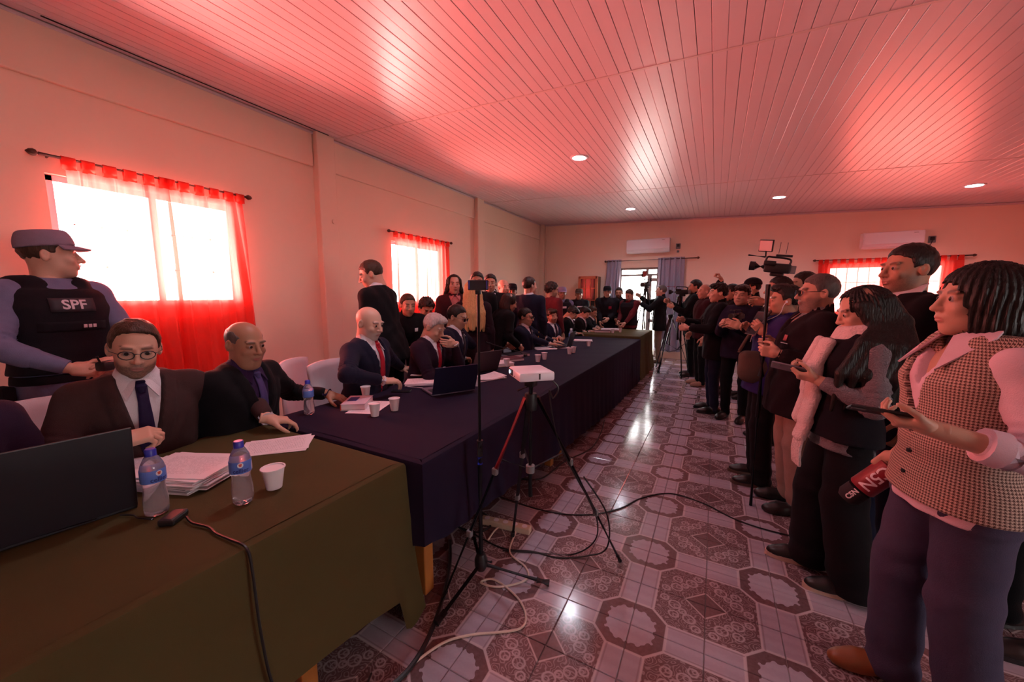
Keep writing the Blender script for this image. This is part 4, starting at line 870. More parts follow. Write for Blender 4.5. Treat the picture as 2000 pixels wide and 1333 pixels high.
# ------------------------------------------------------------------ heads (centre at ear level, face +y)
HEAD = {}
def head(key_, res, fem=False, fat=0.0, jaw=0.0, age=0.0):
    key = (key_, res, fem, fat, jaw, age)
    if key in HEAD: return HEAD[key]
    g = Grid((-0.105, -0.125, -0.185), (0.105, 0.135, 0.13), res)
    w = 0.0745 + fat * 0.004
    g.ell((0, -0.016, 0.032), (w, 0.094, 0.083)); g.ell((0, 0.022, -0.03), (0.0605 + fat * 0.012, 0.066, 0.083), k=0.03)
    g.ell((0, 0.030, -0.062), (0.050 + fat * 0.016 + jaw * 0.006 - (0.004 if fem else 0), 0.052, 0.045), k=0.025)
    g.ell((0, 0.064, -0.097 - fat * 0.003), (0.021, 0.016, 0.016), k=0.022)
    if fat > 0.4: g.ell((0, 0.035, -0.108), (0.05, 0.045, 0.028), k=0.03)
    for sx in (-1, 1):
        g.ell((sx * 0.034, 0.066, -0.026), (0.023 + fat * 0.006, 0.02, 0.02), k=0.018)                       # cheek
        g.ell((sx * 0.030, 0.079, 0.027), (0.024, 0.011 if not fem else 0.008, 0.008), k=0.012)               # brow
        g.ell((sx * 0.031, 0.101, 0.006), (0.0185, 0.016, 0.0115), k=0.012, mode='sub')                      # eye socket
        g.ell((sx * 0.031, 0.0745, 0.0055), (0.0165, 0.0125, 0.0115), k=0.004)                                # lids
        g.ell((sx * 0.031, 0.0885, 0.0045), (0.0115, 0.006, 0.0032), k=0.002, mode='sub')                    # lid slit
        g.ell((sx * (w + 0.003), -0.012, -0.004), (0.009, 0.019, 0.031), k=0.006, R=rz(sx * 0.35))
        g.ell((sx * (w + 0.010), -0.006, 0.002), (0.006, 0.010, 0.017), k=0.004, mode='sub')
        g.ell((sx * 0.0125, 0.094, -0.031), (0.0085, 0.010, 0.0075), k=0.006)
    nl = 0.112 if not fem else 0.108
    g.cap((0, 0.086, 0.014), (0, nl - 0.004, -0.026), 0.0075, 0.0105, k=0.011); g.ell((0, nl - 0.002, -0.029), (0.0105, 0.010, 0.009), k=0.006)
    g.ell((0, 0.083, -0.054), (0.024, 0.012, 0.012), k=0.012)
    g.ell((0, 0.0905, -0.0575), (0.0205, 0.0075, 0.0048), k=0.004); g.ell((0, 0.0885, -0.0675), (0.0175, 0.0075, 0.0056), k=0.004)
    g.cap((-0.021, 0.0955, -0.0625), (0.021, 0.0955, -0.0625), 0.0022, 0.0022, k=0.004, mode='sub')
    g.cap((0, -0.030, -0.05), (0, -0.028, -0.175), 0.054 if not fem else 0.046, 0.057 if not fem else 0.050, k=0.03)
    HEAD[key] = g.mesh(); return HEAD[key]
def sst(x, a, b): t = np.clip((x - a) / (b - a), 0, 1); return t * t * (3 - 2 * t)
HL_Y = [-0.13, -0.07, -0.035, -0.012, 0.012, 0.024, 0.034, 0.06, 0.085, 0.12]
HL = {'short': [-0.075, -0.072, -0.03, 0.012, 0.010, 0.0, 0.048, 0.066, 0.077, 0.08], 'high': [-0.075, -0.072, -0.03, 0.012, 0.012, 0.004, 0.065, 0.088, 0.098, 0.10], 'fringe': [-0.075, -0.072, -0.03, 0.012, 0.010, 0.0, 0.04, 0.05, 0.056, 0.05]}
def tones(v, skin, hairc, beard, brow=True, buzz=0.0, eyes=True, lips=0.0, bald=False):
    x, y, z = np.abs(v[:, 0]), v[:, 1], v[:, 2]; n = len(v); c = np.tile(np.array(skin), (n, 1)); hc = np.array(hairc)
    rs = np.random.RandomState(3).rand(n)
    def mixin(m, col): c[:] = c * (1 - m[:, None]) + np.array(col) * m[:, None]
    mixin(0.22 * np.exp(-(((x - 0.036) / 0.02) ** 2 + ((z + 0.025) / 0.02) ** 2)) * (y > 0.03), (skin[0] * 0.95, skin[1] * 0.62, skin[2] * 0.6))
    mixin(0.2 * np.exp(-((x / 0.014) ** 2 + ((z + 0.028) / 0.012) ** 2)) * (y > 0.09), (skin[0], skin[1] * 0.6, skin[2] * 0.55))
    lp = sst(1 - ((x / 0.023) ** 2 + ((z + 0.0625) / 0.0105) ** 2), 0, 0.35) * (y > 0.07)
    if beard > 0:
        bm = sst(-z, 0.018, 0.045) * sst(y, -0.02, 0.012) * sst(z, -0.125, -0.112)
        mu = np.exp(-((x / 0.028) ** 4 + ((z + 0.047) / 0.009) ** 4)) * (y > 0.07)
        ck = sst(y - 0.6 * x, 0.034, 0.05) * sst(z, -0.058, -0.040)                        # clear cheek
        bm = np.maximum(bm * (1 - ck), mu); mixin(np.clip(bm * beard * (0.75 + 0.4 * rs), 0, 1), hc * 1.2 + 0.01)
    mixin(lp * 0.7, (0.42 + lips, 0.155, 0.14))
    if brow:
        b = sst(0.012 - np.abs(z - 0.0285 - 0.12 * (x - 0.03) + 6 * (x - 0.032) ** 2), 0.004, 0.0095) * sst(x, 0.010, 0.015) * sst(0.054 - x, 0, 0.01) * (y > 0.055)
        mixin(b * 0.8, hc * 0.6 + np.array(skin) * 0.12)
    if eyes:
        e = sst(1 - (((x - 0.031) / 0.0135) ** 2 + ((z - 0.0045) / 0.0062) ** 2), 0, 0.5) * (y > 0.06); mixin(e * 0.75, (0.05, 0.03, 0.025))
    mixin(0.35 * np.exp(-(((x - 0.031) / 0.018) ** 2 + ((z + 0.006) / 0.006) ** 2)) * (y > 0.06), np.array(skin) * 0.6)
    if buzz > 0:
        zl = np.interp(y, HL_Y, HL['fringe' if bald else 'short']); m = sst(z - zl, -0.004, 0.006)
        if bald: m = m * sst(0.085 - z - 0.5 * np.maximum(y, 0), 0, 0.02) 
        mixin(np.clip(m * buzz * (0.8 + 0.3 * rs), 0, 1), hc)
    return c
HAIRM = {}
def hair(style, res, thick=0.012, L=0.3):
    key = (style, res, thick, L)
    if key in HAIRM: return HAIRM[key]
    long_ = style in ('long', 'bob', 'longback')
    g = Grid((-0.19, -0.24, -0.14 - (L if long_ else 0)), (0.19, 0.16, 0.16), res)
    def nz(X, Y, Z, a, f): return a * (np.sin(X * f + 1.3 * np.sin(Y * f * 0.7)) * np.sin(Y * f * 1.1 + Z * f * 0.5) * np.sin(Z * f * 0.9 + X * 3))
    r0 = np.array((0.0765, 0.0965, 0.084)) + (thick if long_ else np.array((0.0015 + thick * 0.35, thick * 0.45, thick)))
    if style == 'curly': r0 = r0 + 0.012
    g.ell((0, -0.016, 0.033), r0)
    if not long_:
        zt = HL['high' if style == 'high' else ('fringe' if style == 'fringe' else 'short')]
        if style == 'quiff': g.ell((0, 0.045, 0.098), (0.055, 0.05, 0.03), k=0.03)
        if style == 'mop': g.ell((0, 0.05, 0.085), (0.07, 0.05, 0.03), k=0.025)
        def fn(X, Y, Z):
            zl = np.interp(np.broadcast_to(Y, (1, Y.shape[1], 1)).ravel(), HL_Y, zt).astype(np.float32)[None, :, None]
            if style == 'mop': zl = np.where(Y > 0.04, zl - 0.022, zl)
            return (zl - Z) + 0 * X + nz(X, Y, Z, 0.006, 160)
        g.put(fn, g.lo, g.lo + g.h * g.n, 0.006, 'and')
        if style == 'fringe': g.put(lambda X, Y, Z: (Z + 0.6 * np.maximum(Y, 0) - 0.072) + 0 * X, g.lo, g.lo + g.h * g.n, 0.008, 'and')
    else:
        def front(X, Y, Z):                       # open the face
            return -((X / (0.058 if style != 'bob' else 0.053)) ** 4 + ((Z + (0.008 if style != 'bob' else 0.018) - (0.35 * X if style == 'bob' else 0)) / (0.103 if style != 'bob' else 0.080)) ** 4 - 1) * 0.02 - np.minimum(Y - 0.0, 0) * 2.0
        B = 0.03
        if style == 'bob':
            g.ell((0, -0.02, -0.02), (0.094, 0.098, 0.10), k=0.03); g.ell((0, -0.03, -0.085), (0.098, 0.085, 0.07), k=0.03)
            g.plane((0, 0, -0.128), (0, 0.15, -1), 0.008)
        else:
            n = 11
            for i in range(n):
                a = math.pi * (0.06 + 0.88 * i / (n - 1)); ex, ey = math.cos(a), -math.sin(a) * 1.0
                if style == 'longback' and i in (0, 1, n - 2, n - 1): continue
                t0 = V3(ex * 0.062, -0.02 + ey * 0.06, 0.05); t1 = V3(ex * 0.078, -0.02 + ey * 0.075, -0.06); ll = L * (0.92 + 0.08 * math.cos(i * 2.3))
                t2 = V3(ex * 0.118, -0.055 + ey * 0.105, -0.06 - ll * 0.55); t3 = V3(ex * 0.115 + 0.008 * math.sin(i), -0.075 + ey * 0.10, -0.06 - ll)
                g.cap(t0, t1, 0.030, 0.030, k=0.02); g.cap(t1, t2, 0.030, 0.029, k=0.022); g.cap(t2, t3, 0.029, 0.018, k=0.024)
        g.put(lambda X, Y, Z: front(X, Y, Z) * -1.0, (-0.13, 0.0, -0.16), (0.13, 0.16, 0.085), 0.0, 'sub')
    if style in ('curly', 'mop', 'long', 'longback', 'bob', 'short', 'quiff', 'high'):
        a, f = {'curly': (0.013, 95), 'mop': (0.007, 110), 'quiff': (0.005, 120)}.get(style, (0.003, 120))
        X, Y, Z = g.ax[0][:, None, None], g.ax[1][None, :, None], g.ax[2][None, None, :]
        if long_: g.f = g.f + (0.0035 * np.sin(np.arctan2(X, Y + 0.02) * 34 + np.sin(Z * 23) * 1.2)).astype(np.float32)
        else: g.f = g.f + nz(X, Y, Z, a, f).astype(np.float32)
    HAIRM[key] = g.mesh(); return HAIRM[key]
# ------------------------------------------------------------------ torso tables: height over pelvis, half width, half depth, centre y
TZ = [-0.26, -0.12, -0.02, 0.08, 0.18, 0.28, 0.36, 0.42, 0.47, 0.505, 0.55]
TW = {'m': [0.166, 0.172, 0.168, 0.158, 0.154, 0.164, 0.174, 0.166, 0.118, 0.070, 0.055], 'f': [0.172, 0.180, 0.172, 0.142, 0.130, 0.143, 0.155, 0.148, 0.105, 0.062, 0.048]}
TD = {'m': [0.115, 0.117, 0.113, 0.105, 0.106, 0.114, 0.114, 0.102, 0.080, 0.060, 0.055], 'f': [0.118, 0.122, 0.112, 0.096, 0.094, 0.108, 0.118, 0.104, 0.080, 0.056, 0.048]}
TC = [0.0, 0.0, 0.002, 0.006, 0.010, 0.010, 0.008, 0.0, -0.010, -0.016, -0.016]
class Torso:
    def __init__(s, sx, sc, fat, P, Rm, wide=1.0):
        s.P, s.R, s.sc = P, Rm, sc; fz = np.array([0.7, 0.9, 1.0, 1.0, 0.9, 0.55, 0.3, 0.1, 0, 0, 0]) * fat
        s.w = (np.array(TW[sx]) * wide + fz * 0.045); s.d = np.array(TD[sx]) + fz * 0.06; s.c = np.array(TC) + fz * 0.028
    def fn(s, off, zlo, zhi, offn=None, k=0.0):
        def f(X, Y, Z):
            p = [X - s.P[0], Y - s.P[1], Z - s.P[2]]; q = [(s.R[0, i] * p[0] + s.R[1, i] * p[1] + s.R[2, i] * p[2]) / s.sc for i in range(3)]
            x, y, z = q; zz = np.clip(z, TZ[0], TZ[-1]); w = np.interp(zz, TZ, s.w); d = np.interp(zz, TZ, s.d); c = np.interp(zz, TZ, s.c)
            o = off if offn is None else offn(x, y - c, z)
            e = ((np.abs(x) / (w + o)) ** 2.15 + (np.abs(y - c) / (d + o)) ** 2.15) ** (1 / 2.15)
            r = (e - 1) * np.minimum(w, d) * 0.9
            return (np.maximum(np.maximum(r, zlo - z), z - zhi) * s.sc).astype(np.float32)
        return f
    def front(s, x, z, off=0.0):                 # point on the chest, world-local
        w = np.interp(z, TZ, s.w) + off; d = np.interp(z, TZ, s.d) + off; c = np.interp(z, TZ, s.c)
        return s.P + s.R @ (V3(x, c + d * (max(0.0, 1 - (abs(x) / w) ** 2.15)) ** (1 / 2.15), z) * s.sc)
    def pt(s, x, y, z): return s.P + s.R @ (V3(x, y, z) * s.sc)
    def box(s, zlo, zhi, m=0.05):
        c = np.array([s.pt(x, y, z) for x in (-0.24, 0.24) for y in (-0.2, 0.24) for z in (zlo, zhi)]); return c.min(0) - m, c.max(0) + m
def ik(a, t, l1, l2, pole):
    d = t - a; D = float(np.linalg.norm(d)); D2 = min(max(D, abs(l1 - l2) + 1e-3), (l1 + l2) * 0.995); u = d / max(D, 1e-6)
    if D > D2: t = a + u * D2
    x = (l1 * l1 - l2 * l2 + D2 * D2) / (2 * D2); h = math.sqrt(max(l1 * l1 - x * x, 0)); p = np.array(pole, float); p = p - u * (p @ u); n = np.linalg.norm(p); p = p / n if n > 1e-6 else V3(0, 0, -1)
    return a + u * x + p * h, a + u * D2
def basis(d, n):                                  # hand matrix from finger direction and palm normal
    y = d / np.linalg.norm(d); z = -n + y * (n @ y); z = z / max(np.linalg.norm(z), 1e-6); x = np.cross(y, z); return np.stack([x, y, z], 1)
def ring(p, d, r, L, n=14):
    m = MB(); d = Vector(d).normalized(); p = Vector(p); m.tube([p - d * L / 2, p + d * L / 2], r, n); return m
SKIN = {'light': (0.56, 0.33, 0.24), 'mid': (0.46, 0.25, 0.165), 'tan': (0.36, 0.185, 0.115), 'pale': (0.60, 0.38, 0.29)}
PEOPLE = []
def person(label, loc, heading, h=1.75, sex='m', fat=0.0, seated=False, seat=0.46, lean=0.0, roll=0.0, twist=0.0, yaw=0.0, pitch=0.0, tilt=0.0,
           R=None, L=None, Rw=None, Lw=None, rh='relaxed', lh='relaxed', rd=None, ld=None, rn=None, ln=None, rpole=None, lpole=None,
           top='suit', topc=None, shirtc=None, tiec=None, legc=None, legw=0.0, shoec=None, skin='mid', hairs='short', hairc='black', hairt=0.010, hairL=0.3,
           beard=0.0, beardc=None, buzz=0.0, bald=False, stance=0.10, step=0.0, glasses=False, lips=0.0, res=None, jaw=0.0, vopen=0.14, hem=None, sole=None, wide=1.0, headup=0.0, arm=1.0, openneck=None):
    hat = np.array(loc, float); loc = V3(hat[0], hat[1], 0.0); dist = math.hypot(loc[0], loc[1])
    res = res or min(max(0.0037 * dist, 0.0085), 0.020); hres = 0.0042 if dist < 3.2 else (0.0055 if dist < 5.5 else 0.0075); hdres = 0.0042 if dist < 4 else 0.0055
    a = R_(heading - 90); WR = rz(a); inv = WR.T; hsx = 1.05 if sex == 'm' else 1.01
    RT = rz(R_(twist)) @ ry(R_(roll)) @ rx(-R_(lean)); HR = rz(R_(yaw + twist)) @ rx(-R_(pitch)) @ ry(R_(tilt))
    def rel(k): return RT @ V3(0, -0.018, 0.55) * k + V3(0, 0, (0.030 + headup) * k) + HR @ V3(0, 0.022, 0.045) * k ** 0.5 * hsx
    if len(hat) == 3:                              # third value: place the head centre there
        if seated: sc = h / 1.75; seat = min(max(hat[2] - rel(sc)[2] - 0.075, 0.36), 0.62)
        else:
            sc = 1.0
            for _ in range(6): sc = (hat[2] - rel(sc)[2]) / 0.925
            sc = min(max(sc, 0.85), 1.12)
        loc = V3(*(hat[:2] - (WR @ rel(sc))[:2]), 0.0)
    else: sc = h / 1.75
    root = empty('person', tuple(loc), a, label, 'person')
    tol = lambda w: inv @ (np.array(w, float) - loc)
    # ---- skeleton
    P = V3(0, 0, (seat + 0.075) if seated else 0.925 * sc)
    T = Torso(sex, sc, fat, P, RT, wide); shw = (0.168 if sex == 'm' else 0.146) * wide
    sh = {1: T.pt(shw, -0.008, 0.428), -1: T.pt(-shw, -0.008, 0.428)}
    neck = T.pt(0, -0.018, 0.50); hs = sc ** 0.5 * hsx
    hc = neck + (RT @ V3(0, 0.0, 0.05) + V3(0, 0, 0.030 + headup)) * sc + HR @ V3(0, 0.022, 0.045) * hs
    l1, l2 = 0.285 * sc * arm, 0.255 * sc * arm
    if Rw is not None: R = tol(Rw)
    if Lw is not None: L = tol(Lw)
    R = V3(0.225, 0.05, -0.095) * sc + P if R is None else np.array(R, float); L = V3(-0.225, 0.05, -0.095) * sc + P if L is None else np.array(L, float)
    el, wr = {}, {}
    el[1], wr[1] = ik(sh[1], R, l1, l2, rpole or (0.35, -0.8, -0.4)); el[-1], wr[-1] = ik(sh[-1], L, l1, l2, lpole or (-0.35, -0.8, -0.4))
    hip, kn, an = {}, {}, {}
    for s in (1, -1):
        hip[s] = T.P + rz(R_(twist)) @ V3(s * 0.088 * sc, 0, -0.02)
        if seated: kn[s] = V3(s * 0.12, 0.43 * sc, seat + 0.05); an[s] = V3(s * 0.12, 0.40 * sc, 0.085)
        else: an[s] = V3(s * stance, (step if s > 0 else -step), 0.085 * sc); kn[s] = (hip[s] + an[s]) / 2 + V3(s * 0.005, 0.02 + abs(step) * 0.15, 0.01)
    # ---- clothing presets
    topc = topc or cloth('navy_suit', (0.012, 0.012, 0.022)); legc = legc or cloth('black_trousers', (0.008, 0.008, 0.010)); shoec = shoec or mat('black_shoe', (0.012, 0.010, 0.010), 0.35)
    shirtc = shirtc or cloth('white_shirt', (0.72, 0.70, 0.74), var=0.04)
    off = {'suit': 0.020, 'coat': 0.030, 'puffer': 0.040, 'sweater': 0.018, 'shirt': 0.012, 'hoodie': 0.026}[top]
    bulk = {'suit': 0.0, 'coat': 0.010, 'puffer': 0.020, 'sweater': 0.003, 'shirt': 0.0, 'hoodie': 0.008}[top]
    hem = hem if hem is not None else ((-0.10 if seated else {'suit': -0.165, 'coat': -0.22, 'puffer': -0.16, 'sweater': -0.12, 'shirt': -0.12, 'hoodie': -0.14}[top]))
    pts = np.array([sh[1], sh[-1], el[1], el[-1], wr[1], wr[-1], T.pt(-0.24, -0.18, hem), T.pt(0.24, 0.24, hem), T.pt(0, 0, 0.56)])
    lo, hi = pts.min(0) - 0.13, pts.max(0) + 0.13; g = Grid(lo, hi, res)
    vb, lap = vopen, top == 'suit'
    def offn(x, yc, z):
        o = np.full(np.broadcast(x, yc, z).shape, off, np.float32)
        if top in ('suit', 'coat') and vopen is not None:
            vw = 0.072 * np.clip((z - vb) / (0.47 - vb), 0, 1.05); inV = (np.abs(x) < vw) & (yc > 0) & (z > vb)
            if lap: o = o + 0.010 * np.clip((vw + 0.052 * np.clip((z - vb) / 0.2, 0, 1) - np.abs(x)) / 0.008, 0, 1) * (yc > 0) * (z > vb)
            tt = np.clip((vw - np.abs(x)) / 0.014, 0, 1) * (yc > 0) * (z > vb); o = o * (1 - tt) - 0.030 * tt
        if openneck is not None:
            vw = 0.062 * np.clip((z - openneck) / (0.47 - openneck), 0, 1.1); tt = np.clip((vw - np.abs(x)) / 0.012, 0, 1) * (yc > 0) * (z > openneck); o = o * (1 - tt) - 0.045 * tt
        o = o + 0.006 * np.sin(z * 48 + np.abs(x) * 30) * np.exp(-((z - 0.10) / 0.1) ** 2) + 0.004 * np.sin(z * 25 - np.abs(x) * 60 + 1.0)
        if top == 'puffer': o = o + 0.010 * np.abs(np.sin(z * 34))
        return o
    g.put(T.fn(off, hem, 0.508, offn), *T.box(hem, 0.55), mode='add')
    def fold(X, Y, Z, t): return 0.007 * np.sin(60 * t + 25 * X + 18 * Y) * np.exp(-((t - 0.85) / 0.25) ** 2) + 0.002 * np.sin(45 * Z + 30 * X)
    def fold2(X, Y, Z, t): return 0.007 * np.sin(52 * t + 22 * X - 15 * Y) * np.exp(-((t - 0.1) / 0.3) ** 2) + 0.002 * np.sin(40 * X - 33 * Y)
    rl = {}
    for s in (1, -1):
        ra, rb, rc = [(q + bulk) * sc for q in ((0.066, 0.055, 0.041) if sex == 'm' else (0.057, 0.048, 0.037))]
        inn = T.pt(s * 0.045, -0.022, 0.462); g.cap(inn, sh[s] - RT @ V3(0, 0, 0.004), 0.046 * sc + bulk * 0.5, ra * 0.98, k=0.035); g.cap(sh[s], el[s], ra, rb, k=0.035, wob=fold)
        fw_ = wr[s] - el[s]; end = el[s] + fw_ * (0.93 if top != 'shirt' else 0.55); dn = fw_ / np.linalg.norm(fw_); g.cap(el[s], end - dn * rc * 0.75, rb, rc if top != 'shirt' else rb * 0.95, k=0.012, wob=fold2)
        rl[s] = (end, dn, rc)
    jv, jf = g.mesh()
    tn = {'suit': 'jacket', 'coat': 'coat', 'puffer': 'padded_jacket', 'sweater': 'sweater', 'shirt': 'shirt', 'hoodie': 'hooded_top'}[top]
    link(tn, np_mesh(tn, [(jv, jf)], topc), None, root)
    info = dict(root=root, T=T, sc=sc, res=res, hc=hc, HR=HR, hs=hs, wr=wr, el=el, sh=sh, kn=kn, an=an, hip=hip, off=off, loc=loc, WR=WR, neck=neck, dist=dist)
    # ---- shirt, collar, tie
    if top in ('suit', 'coat') and vopen is not None:
        g = Grid(*T.box(0.02, 0.55, 0.04), res); g.put(T.fn(0.006, 0.02, 0.515), *T.box(0.02, 0.55)); 
        g.cap(T.pt(0, -0.022, 0.48), T.pt(0, -0.004, 0.535), 0.068 * sc, 0.062 * sc, k=0.02)
        v, f = g.mesh(); link('shirt', np_mesh('shirt', [(v, f)], shirtc), None, root)
        for s in (1, -1):                         # collar points
            q = [T.pt(s * 0.060, -0.035, 0.540), T.pt(s * 0.008, 0.068, 0.498), T.front(s * 0.050, 0.435, 0.022), T.pt(s * 0.082, 0.010, 0.498)]
            solidify(MB().add(q, [(0, 1, 2, 3)] if s > 0 else [(3, 2, 1, 0)]).build('collar', shirtc, root, fix=False), 0.005)
        if tiec is not None:
            zs = np.linspace(0.475, max(vb - 0.03, 0.06), 9); m = MB()
            ws = [0.019] + [0.015 + 0.026 * (i / 8) for i in range(1, 9)]; pr = []
            for z, w in zip(zs, ws): pr.append([T.front(e * w, z, 0.016) for e in (-1, -0.4, 0.4, 1)])
            m.add([p for r in pr for p in r], [(i * 4 + k, i * 4 + k + 1, (i + 1) * 4 + k + 1, (i + 1) * 4 + k) for i in range(8) for k in range(3)])
            solidify(m.build('tie', tiec, root, True, fix=False), 0.008); k0, k1 = T.pt(0, 0.070, 0.502), T.front(0, 0.455, 0.014)
            MB().tube([k0, (k0 + k1) / 2, k1], [0.016, 0.021, 0.013], 10).build('tie_knot', tiec, root, True)
    if top == 'suit' or (top == 'sweater' and False):
        for s in (1, -1):
            e, d, r = rl[s]; ring(e + d * 0.004, d, r * 0.88, 0.040).build('cuff', shirtc, root, True)
    if top in ('hoodie', 'puffer', 'coat') or top == 'sweater':
        # neckband or stand collar
        r0 = {'hoodie': 0.085, 'puffer': 0.088, 'coat': 0.082, 'sweater': 0.066}[top]; hh = {'hoodie': 0.035, 'puffer': 0.06, 'coat': 0.045, 'sweater': 0.02}[top]
        g = Grid(*T.box(0.38, 0.64, 0.03), min(res, 0.011)); g.cap(T.pt(0, -0.02, 0.46), T.pt(0, -0.015, 0.50 + hh), r0 * sc * 1.1, r0 * sc * 0.93, k=0.0)
        if top == 'hoodie': g.ell(T.pt(0, -0.085, 0.50), (0.10 * sc, 0.06 * sc, 0.055 * sc), k=0.03)
        g.cap(T.pt(0, -0.012, 0.47), T.pt(0, -0.002, 0.66), (r0 - 0.016) * sc, (r0 - 0.004) * sc, k=0.004, mode='sub'); g.plane(T.pt(0, 0, 0.505 + hh), RT @ V3(0, 0.35, 1), 0.01)
        v, f = g.mesh(); nm = {'hoodie': 'hood', 'puffer': 'stand_collar', 'coat': 'coat_collar', 'sweater': 'neckband'}[top]
        if len(v): link(nm, np_mesh(nm, [(v, f)], topc), None, root)
    # ---- trousers
    lr = (0.094 if sex == 'm' else 0.098, 0.066 + legw * 0.6, 0.052 + legw); pts = np.array([hip[1], hip[-1], kn[1], kn[-1], an[1], an[-1], T.pt(-0.22, -0.18, 0.04), T.pt(0.22, 0.18, -0.1)])
    lres = max(res, 0.010) if not seated else max(res, 0.014); lo_, hi_ = pts.min(0) - 0.12, pts.max(0) + 0.12; lo_[2] = max(lo_[2], -0.01); g = Grid(lo_, hi_, lres)
    g.put(T.fn(0.004, -0.10, 0.06), *T.box(-0.13, 0.08), k=0.0)
    def crease(X, Y, Z, t): return 0.004 * np.sin(50 * Z + 20 * X) * (0.3 + np.exp(-((t - 0.9) / 0.2) ** 2))
    for s in (1, -1):
        f2 = fat * 0.02; g.cap(hip[s] + V3(s * 0.004, 0, -0.03), kn[s], (lr[0] + f2) * sc, lr[1] * sc + f2, k=0.03, wob=crease); g.cap(kn[s], an[s] + V3(0, -0.01, -0.03), lr[1] * sc + f2, lr[2] * sc, k=0.02, wob=crease)
    g.plane((0, 0, 0.022), (0, 0, -1)); v, f = g.mesh(); link('trousers', np_mesh('trousers', [(v, f)], legc), None, root)
    # ---- shoes
    for s in (1, -1):
        A = an[s]; g = Grid((A[0] - 0.07, A[1] - 0.11, -0.012), (A[0] + 0.07, A[1] + 0.23, 0.14), max(0.007, min(res * 0.8, 0.011)))
        o = 0.012 * s; g.ell((A[0], A[1] - 0.035, 0.045), (0.037, 0.052, 0.052)); g.ell((A[0] + o, A[1] + 0.105, 0.028), (0.045, 0.088, 0.040), k=0.03); g.cap((A[0], A[1], 0.05), (A[0] + o, A[1] + 0.09, 0.042), 0.040, 0.034, k=0.03); g.cap((A[0], A[1] - 0.01, 0.04), (A[0], A[1] - 0.01, 0.115), 0.04, 0.042, k=0.02)
        g.plane((0, 0, 0.020 if sole else 0.003), (0, 0, -1)); v, f = g.mesh(); so = link('shoe', np_mesh('shoe', [(v, f)], shoec), None, root)
        if sole:
            n = 20; pr = [(A[0] + o * (0.5 + 0.5 * math.sin(t)) + (0.047 if math.sin(t) > 0 else 0.041) * math.cos(t), A[1] + 0.052 + 0.147 * math.sin(t), 0.001) for t in [2 * math.pi * k / n for k in range(n)]]
            MB().prism(pr, (0, 0, 0.026)).build('sole', sole, so)
    # ---- body: head, neck, trunk core, forearms and hands in one mesh
    sk = SKIN[skin] if isinstance(skin, str) else skin; hv, hf = head('h', hres, sex == 'f', round(fat, 2), jaw); hcol = HAIRC[hairc] if isinstance(hairc, str) else hairc
    near = dist < 5.0; bc = beardc or hcol; cols = [tones(hv, sk, hcol if not beardc else hcol, 0, True, buzz, True, lips, bald)]
    if beard: cols = [tones(hv, sk, bc, beard, False, 0, False, lips)]; c2 = tones(hv, sk, hcol, 0, True, buzz, True, lips, bald); msk = ((hv[:, 2] > -0.012) | (hv[:, 1] < -0.01))[:, None]; cols = [np.where(msk, c2, cols[0])]
    parts = [((hv * hs) @ HR.T + hc, hf)]
    bx0, bx1 = T.box(0.1, 0.58, 0.03); ap = np.array([el[1], el[-1], wr[1], wr[-1], hc]); g = Grid(np.minimum(bx0, ap.min(0) - 0.08), np.maximum(bx1, ap.max(0) + 0.08), 0.022); g.put(T.fn(-0.012, 0.05, 0.50), *T.box(0.1, 0.55)); g.cap(neck, hc + HR @ V3(0, -0.03, -0.06), 0.056 * sc, 0.052 * sc, k=0.02)
    for s in (1, -1): g.cap(T.pt(s * 0.06, -0.01, 0.43), sh[s], 0.04 * sc, 0.038 * sc); g.cap(sh[s], el[s], 0.038 * sc, 0.036 * sc); g.cap(el[s], wr[s], 0.034 * sc, 0.027 * sc)
    v, f = g.mesh(); parts.append((v, f)); cols.append(np.tile(sk, (len(v), 1)))
    fdir = {}
    for s, ps, dd, nn in ((1, rh, rd, rn), (-1, lh, ld, ln)):
        fd = wr[s] - el[s]; fd = fd / np.linalg.norm(fd); d = fd if dd is None else np.array(dd, float); nrm = np.array(nn, float) if nn is not None else (V3(-s * 0.85, 0.0, -0.2) if not seated else V3(0, 0, -1))
        if dd is None and seated: d = d * V3(1, 1, 0.25)
        if (Rw if s > 0 else Lw) is not None:
            if dd is not None: d = inv @ d
            if nn is not None: nrm = inv @ nrm
        Bm = basis(d, nrm); hv_, hf_ = hand(ps, s < 0, hdres); k = 0.98 * sc if sex == 'm' else 0.90 * sc
        parts.append(((hv_ * k) @ Bm.T + wr[s], hf_)); cols.append(np.tile(sk, (len(hv_), 1))); fdir[s] = Bm
        e0 = el[s] + (wr[s] - el[s]) * (0.35 if top == 'shirt' else 0.6); g = Grid(np.minimum(e0, wr[s]) - 0.07, np.maximum(e0, wr[s]) + 0.07, 0.009); g.cap(e0, wr[s], (0.039 if sex == 'm' else 0.035) * sc, 0.0265 * sc); v, f = g.mesh(); parts.append((v, f)); cols.append(np.tile(sk, (len(v), 1)))
    info['hand'] = fdir
    link('body', np_mesh('body', parts, M_SKIN, cols), None, root)
    HL_ = lambda p: hc + HR @ (V3(*p) * hs); info['H'] = HL_
